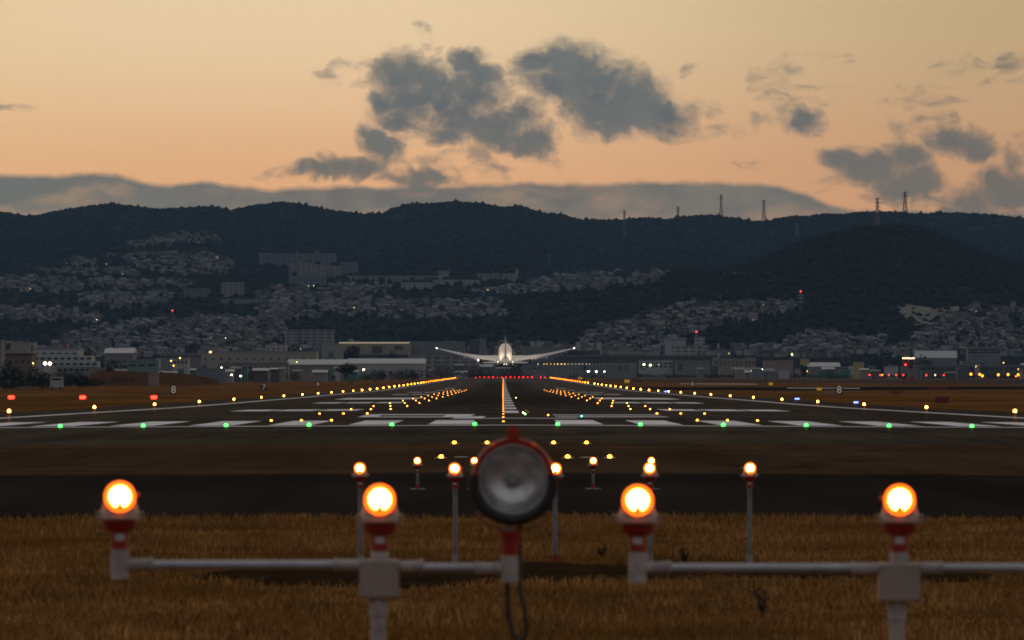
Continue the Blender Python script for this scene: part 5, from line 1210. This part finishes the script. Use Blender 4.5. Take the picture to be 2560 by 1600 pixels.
# ------------------------------------------------------------------ sky
SUN_EL, SUN_ROT = math.radians(1.0), math.radians(-28)
w = bpy.data.worlds.new('World'); S.world = w; w.use_nodes = True; nt = w.node_tree; N = NT(nt); bg = nt.nodes['Background']
sky = N.n('ShaderNodeTexSky'); sky.sky_type = 'NISHITA'; sky.sun_disc = False; sky.sun_elevation = SUN_EL; sky.sun_rotation = SUN_ROT; sky.dust_density = 2.0; sky.ozone_density = 1.5
dirv = N.n('ShaderNodeTexCoord').outputs['Generated']
sx = N.n('ShaderNodeSeparateXYZ'); nt.links.new(dirv, sx.inputs[0])
ysafe = N.math('MAXIMUM', sx.outputs[1], .02)
U = N.math('MULTIPLY', N.math('DIVIDE', sx.outputs[0], ysafe), F / 1000.0); V = N.math('MULTIPLY', N.math('DIVIDE', sx.outputs[2], ysafe), F / 1000.0)
px = N.math('ADD', U, CX / 1000); py = N.math('SUBTRACT', HY / 1000, V)        # thousandths of the view direction grid, x right, y down
P = N.comb(px, py, 0.0)
# dusk glow: rises from orange near the horizon to pale cream, weaker to the right
gl = N.mix(N.smooth(py, .03, .50), (1.12, .815, .475), (1.03, .54, .25))
gr = N.mix(N.smooth(py, .0, .50), (.73, .51, .255), (.77, .40, .195))
glow = N.mix(N.smooth(px, .9, 2.7), gl, gr)
glow = N.mix(N.math('MULTIPLY', N.smooth(px, .5, -.5), .35), glow, (1.10, .71, .31))
# the glow fades into the rest of the dome
front = N.math('MULTIPLY', N.smooth(sx.outputs[1], .35, .95), N.smooth(sx.outputs[2], .5, .08))
nish = N.vmath('SCALE', sky.outputs['Color'], 0.10)
dome = N.mix(N.smooth(sx.outputs[2], -.05, .6), (.085, .078, .078), (.36, .36, .39))
dome = N.mix(N.smooth(sx.outputs[1], -.4, 1.0), dome, (.50, .42, .34))
rest = N.mix(.5, nish, dome); rest = N.mix(.6, rest, dome)
base = N.mix(front, rest, glow)
# clouds
def warp(v, scale, amp, rough=.5, detail=3):
    n = N.n('ShaderNodeTexNoise'); n.inputs['Scale'].default_value = scale; n.inputs['Detail'].default_value = detail; n.inputs['Roughness'].default_value = rough; nt.links.new(v, n.inputs['Vector'])
    return N.vmath('ADD', v, N.vmath('SCALE', N.vmath('SUBTRACT', n.outputs['Color'], (.5, .5, .5)), amp))
P1 = warp(P, 5.5, .11); PW = warp(P1, 24, .040, .6, 5)
CL = [(1290, 290, 60, 40), (1180, 250, 90, 60), (1250, 345, 80, 38), (1060, 215, 50, 60), (1000, 310, 50, 30), (960, 250, 40, 40), (1010, 205, 72, 70), (1055, 150, 34, 42), (1042, 270, 112, 75), (1130, 290, 120, 70), (1215, 310, 105, 62), (1320, 350, 72, 40), (1170, 168, 50, 36), (1215, 200, 40, 25), (1110, 345, 50, 30), (860, 166, 66, 15), (935, 158, 34, 20), (802, 176, 26, 14), (1370, 372, 36, 22),
      (1400, 165, 85, 62), (1455, 185, 92, 80), (1375, 225, 66, 52), (1500, 235, 105, 88), (1590, 270, 105, 68), (1680, 292, 66, 44), (1560, 310, 105, 40), (1340, 160, 40, 40),
      (935, 355, 42, 36), (970, 385, 46, 36), (990, 425, 34, 25), (860, 428, 118, 14), (760, 440, 46, 15), (690, 425, 36, 9), (1060, 455, 75, 24), (1170, 430, 42, 22), (1010, 345, 50, 15), (1085, 420, 36, 12),
      (1810, 288, 44, 14), (1885, 302, 50, 18), (1975, 272, 30, 16), (2012, 300, 36, 40), (2030, 330, 24, 20), (1865, 405, 36, 10), (1890, 430, 20, 8),
      (2180, 420, 100, 44), (2260, 395, 62, 36), (2105, 400, 50, 22), (2068, 415, 28, 22), (2310, 460, 56, 44), (2240, 460, 100, 30), (2340, 500, 36, 16), (2050, 466, 56, 8),
      (2375, 352, 42, 30), (2420, 365, 66, 30), (2386, 300, 24, 16), (2445, 345, 40, 18), (2545, 365, 36, 42), (2560, 395, 30, 20), (2440, 500, 90, 48), (2530, 470, 100, 66), (2500, 440, 46, 32), (2400, 530, 70, 26),
      (2092, 139, 28, 10), (2035, 126, 18, 8), (2475, 150, 56, 9), (2500, 138, 26, 10), (2275, 262, 34, 12), (2320, 225, 20, 14), (1935, 222, 14, 20), (1715, 165, 18, 10), (20, 276, 62, 7)]
def field(group, top):
    f = None
    for cx, cy, rx, ry in group:
        v = N.vmath('MULTIPLY', N.vmath('SUBTRACT', PW, (cx / 1000, cy / 1000, 0)), (1000 / rx, 1000 / ry, 0)); q = N.math('SUBTRACT', top, N.vmath('DOT_PRODUCT', v, v))
        f = q if f is None else N.math('SMOOTH_MAX', f, q, .3)
    return f
det = N.noise(PW, 9, 6, .55); det2 = N.noise(PW, 34, 5, .55); wn2 = N.noise(N.vmath('MULTIPLY', P1, (.8, 1.5, 1)), 15, 7, .56)
BIG = [c for c in CL if c[2] >= 40 and c[3] >= 24]; WISP = [(c[0], c[1], c[2] * 1.35, c[3] * 1.8) for c in CL if c not in BIG]
WISP += [(1120, 400, 150, 55), (1230, 430, 80, 30), (880, 190, 120, 40), (1200, 190, 90, 50), (1300, 200, 40, 90), (2010, 260, 80, 80), (1850, 300, 120, 35), (2200, 470, 190, 50), (2320, 290, 110, 90), (1010, 420, 120, 50), (1760, 290, 60, 40), (2450, 170, 110, 45), (1950, 200, 90, 60)]
BIG += [(1650, 290, 100, 56), (1440, 215, 110, 90), (1560, 265, 140, 80), (2110, 405, 60, 36), (2150, 440, 80, 34), (2300, 455, 60, 44), (2018, 305, 42, 34), (1108, 250, 62, 62), (870, 426, 110, 24), (770, 436, 60, 24), (2400, 358, 80, 36)]
fb = field(BIG, 1.62); fw = field(WISP, 1.0)
fb = N.math('ADD', fb, N.math('MULTIPLY', N.math('SUBTRACT', det, .50), 2.0)); fb = N.math('ADD', fb, N.math('MULTIPLY', N.math('SUBTRACT', det2, .5), 1.5))
fw = N.math('ADD', N.math('MINIMUM', fw, .75), N.math('MULTIPLY', N.math('SUBTRACT', wn2, .525), 7.0))
f = fb
ab = N.math('MULTIPLY', N.smooth(fb, -.25, 1.55), .97); aw = N.math('MULTIPLY', N.smooth(fw, -.2, 2.0), .74)
alpha = N.math('SUBTRACT', 1.0, N.math('MULTIPLY', N.math('SUBTRACT', 1.0, ab), N.math('SUBTRACT', 1.0, aw)))
# long bank lying on the hills
fc = N.n('ShaderNodeFloatCurve'); cv = fc.mapping.curves[0]
tops = [(0, 436), (120, 434), (290, 437), (375, 456), (520, 455), (650, 468), (800, 466), (1000, 462), (1120, 460), (1240, 456), (1440, 457), (1700, 452), (1850, 456), (1960, 466), (2030, 490), (2100, 518), (2300, 524), (2560, 530)]
while len(cv.points) < len(tops): cv.points.new(.5, .5)
for p_, (x, y) in zip(cv.points, tops): p_.location = (x / 2560, y / 1000); p_.handle_type = 'AUTO'
fc.mapping.update(); nt.links.new(N.math('DIVIDE', px, 2.56), fc.inputs['Value'])
lift = N.math('MULTIPLY', N.math('SUBTRACT', N.noise(P, 11, 7, .6), .5), .034)
bank = N.smooth(N.math('SUBTRACT', N.math('ADD', py, lift), fc.outputs[0]), -.006, .014)
bn = N.noise(N.vmath('MULTIPLY', PW, (1, 3.2, 1)), 3.6, 5)
deep = N.math('SUBTRACT', py, fc.outputs[0])
bank = N.math('MULTIPLY', bank, N.math('SUBTRACT', .93, N.math('MULTIPLY', N.smooth(N.math('ADD', bn, N.math('MULTIPLY', deep, 2.0)), .56, .82), .24)))
tex = N.smooth(N.noise(PW, 9, 7, .6), .33, .67); thick = N.smooth(f, .2, 2.0)
ccol = N.mix(tex, (.100, .130, .148), (.182, .195, .180)); ccol = N.mix(thick, (.25, .225, .185), ccol)
ccol = N.mix(N.smooth(py, .25, .50), ccol, (.215, .19, .155)); ccol = N.mix(N.smooth(px, 1.8, 2.6), ccol, (.20, .175, .145))
bcol = N.mix(tex, (.130, .150, .148), (.205, .200, .170)); bcol = N.mix(N.smooth(px, .9, .0), bcol, (.14, .17, .165))
infront = N.math('MULTIPLY', N.math('GREATER_THAN', sx.outputs[1], .5), N.smooth(px, -1.5, -.6)); infront = N.math('MULTIPLY', infront, N.smooth(px, 4.5, 3.4))
c1 = N.mix(N.math('MULTIPLY', bank, N.math('MULTIPLY', infront, N.smooth(py, 1.2, .9))), base, bcol); c2 = N.mix(N.math('MULTIPLY', alpha, infront), c1, ccol)
nt.links.new(c2, bg.inputs['Color']); bg.inputs['Strength'].default_value = 1.0
w.cycles.sampling_method = 'MANUAL'; w.cycles.sample_map_resolution = 512

sl = bpy.data.lights.new('sun', 'SUN'); sl.energy = 0.06; sl.angle = math.radians(12); sl.color = (1, .72, .48)
so = bpy.data.objects.new('sun', sl); COL.objects.link(so)
so.rotation_euler = Vector((-math.sin(SUN_ROT) * -1 * math.cos(math.radians(5)), -math.cos(SUN_ROT) * math.cos(math.radians(5)), -math.sin(math.radians(5)))).to_track_quat('-Z', 'Y').to_euler()

# ------------------------------------------------------------------ haze
HAZE = 3.9e-5
if HAZE:
    g = MB(); g.box((0, 4700, 420), (9000, 9700, 900)); hz = g.build('haze', []); tag(hz, 'thin blue evening haze over the valley', kind='stuff')
    m = bpy.data.materials.new('haze'); m.use_nodes = True; t = m.node_tree; t.nodes.remove(t.nodes['Principled BSDF']); pv = t.nodes.new('ShaderNodeVolumePrincipled')
    pv.inputs['Color'].default_value = (.30, .56, .88, 1); pv.inputs['Density'].default_value = HAZE; pv.inputs['Anisotropy'].default_value = 0.0
    t.links.new(pv.outputs[0], t.nodes['Material Output'].inputs['Volume']); hz.data.materials.append(m)

# ------------------------------------------------------------------ camera
cam = bpy.data.cameras.new('camera'); co = bpy.data.objects.new('camera', cam); COL.objects.link(co); S.camera = co
cam.sensor_width = 36; cam.lens = 36 * F / 2560; cam.clip_start = 0.5; cam.clip_end = 40000
co.location = (0, 0, H); co.rotation_euler = (math.pi / 2 + math.atan((HY - 800) / F), 0, -math.atan((1280 - CX) / F))
cam.dof.use_dof = True; cam.dof.focus_distance = 500; cam.dof.aperture_fstop = 8.0

S.view_settings.view_transform = 'Standard'; S.view_settings.look = 'None'; S.view_settings.exposure = 0; S.view_settings.gamma = 1
cy = S.cycles; cy.filter_width = 1.9; cy.max_bounces = 5; cy.diffuse_bounces = 2; cy.glossy_bounces = 3; cy.transparent_max_bounces = 8; cy.volume_bounces = 0
cy.use_light_tree = True; cy.use_denoising = True; cy.caustics_reflective = False; cy.caustics_refractive = False; cy.sample_clamp_indirect = 4
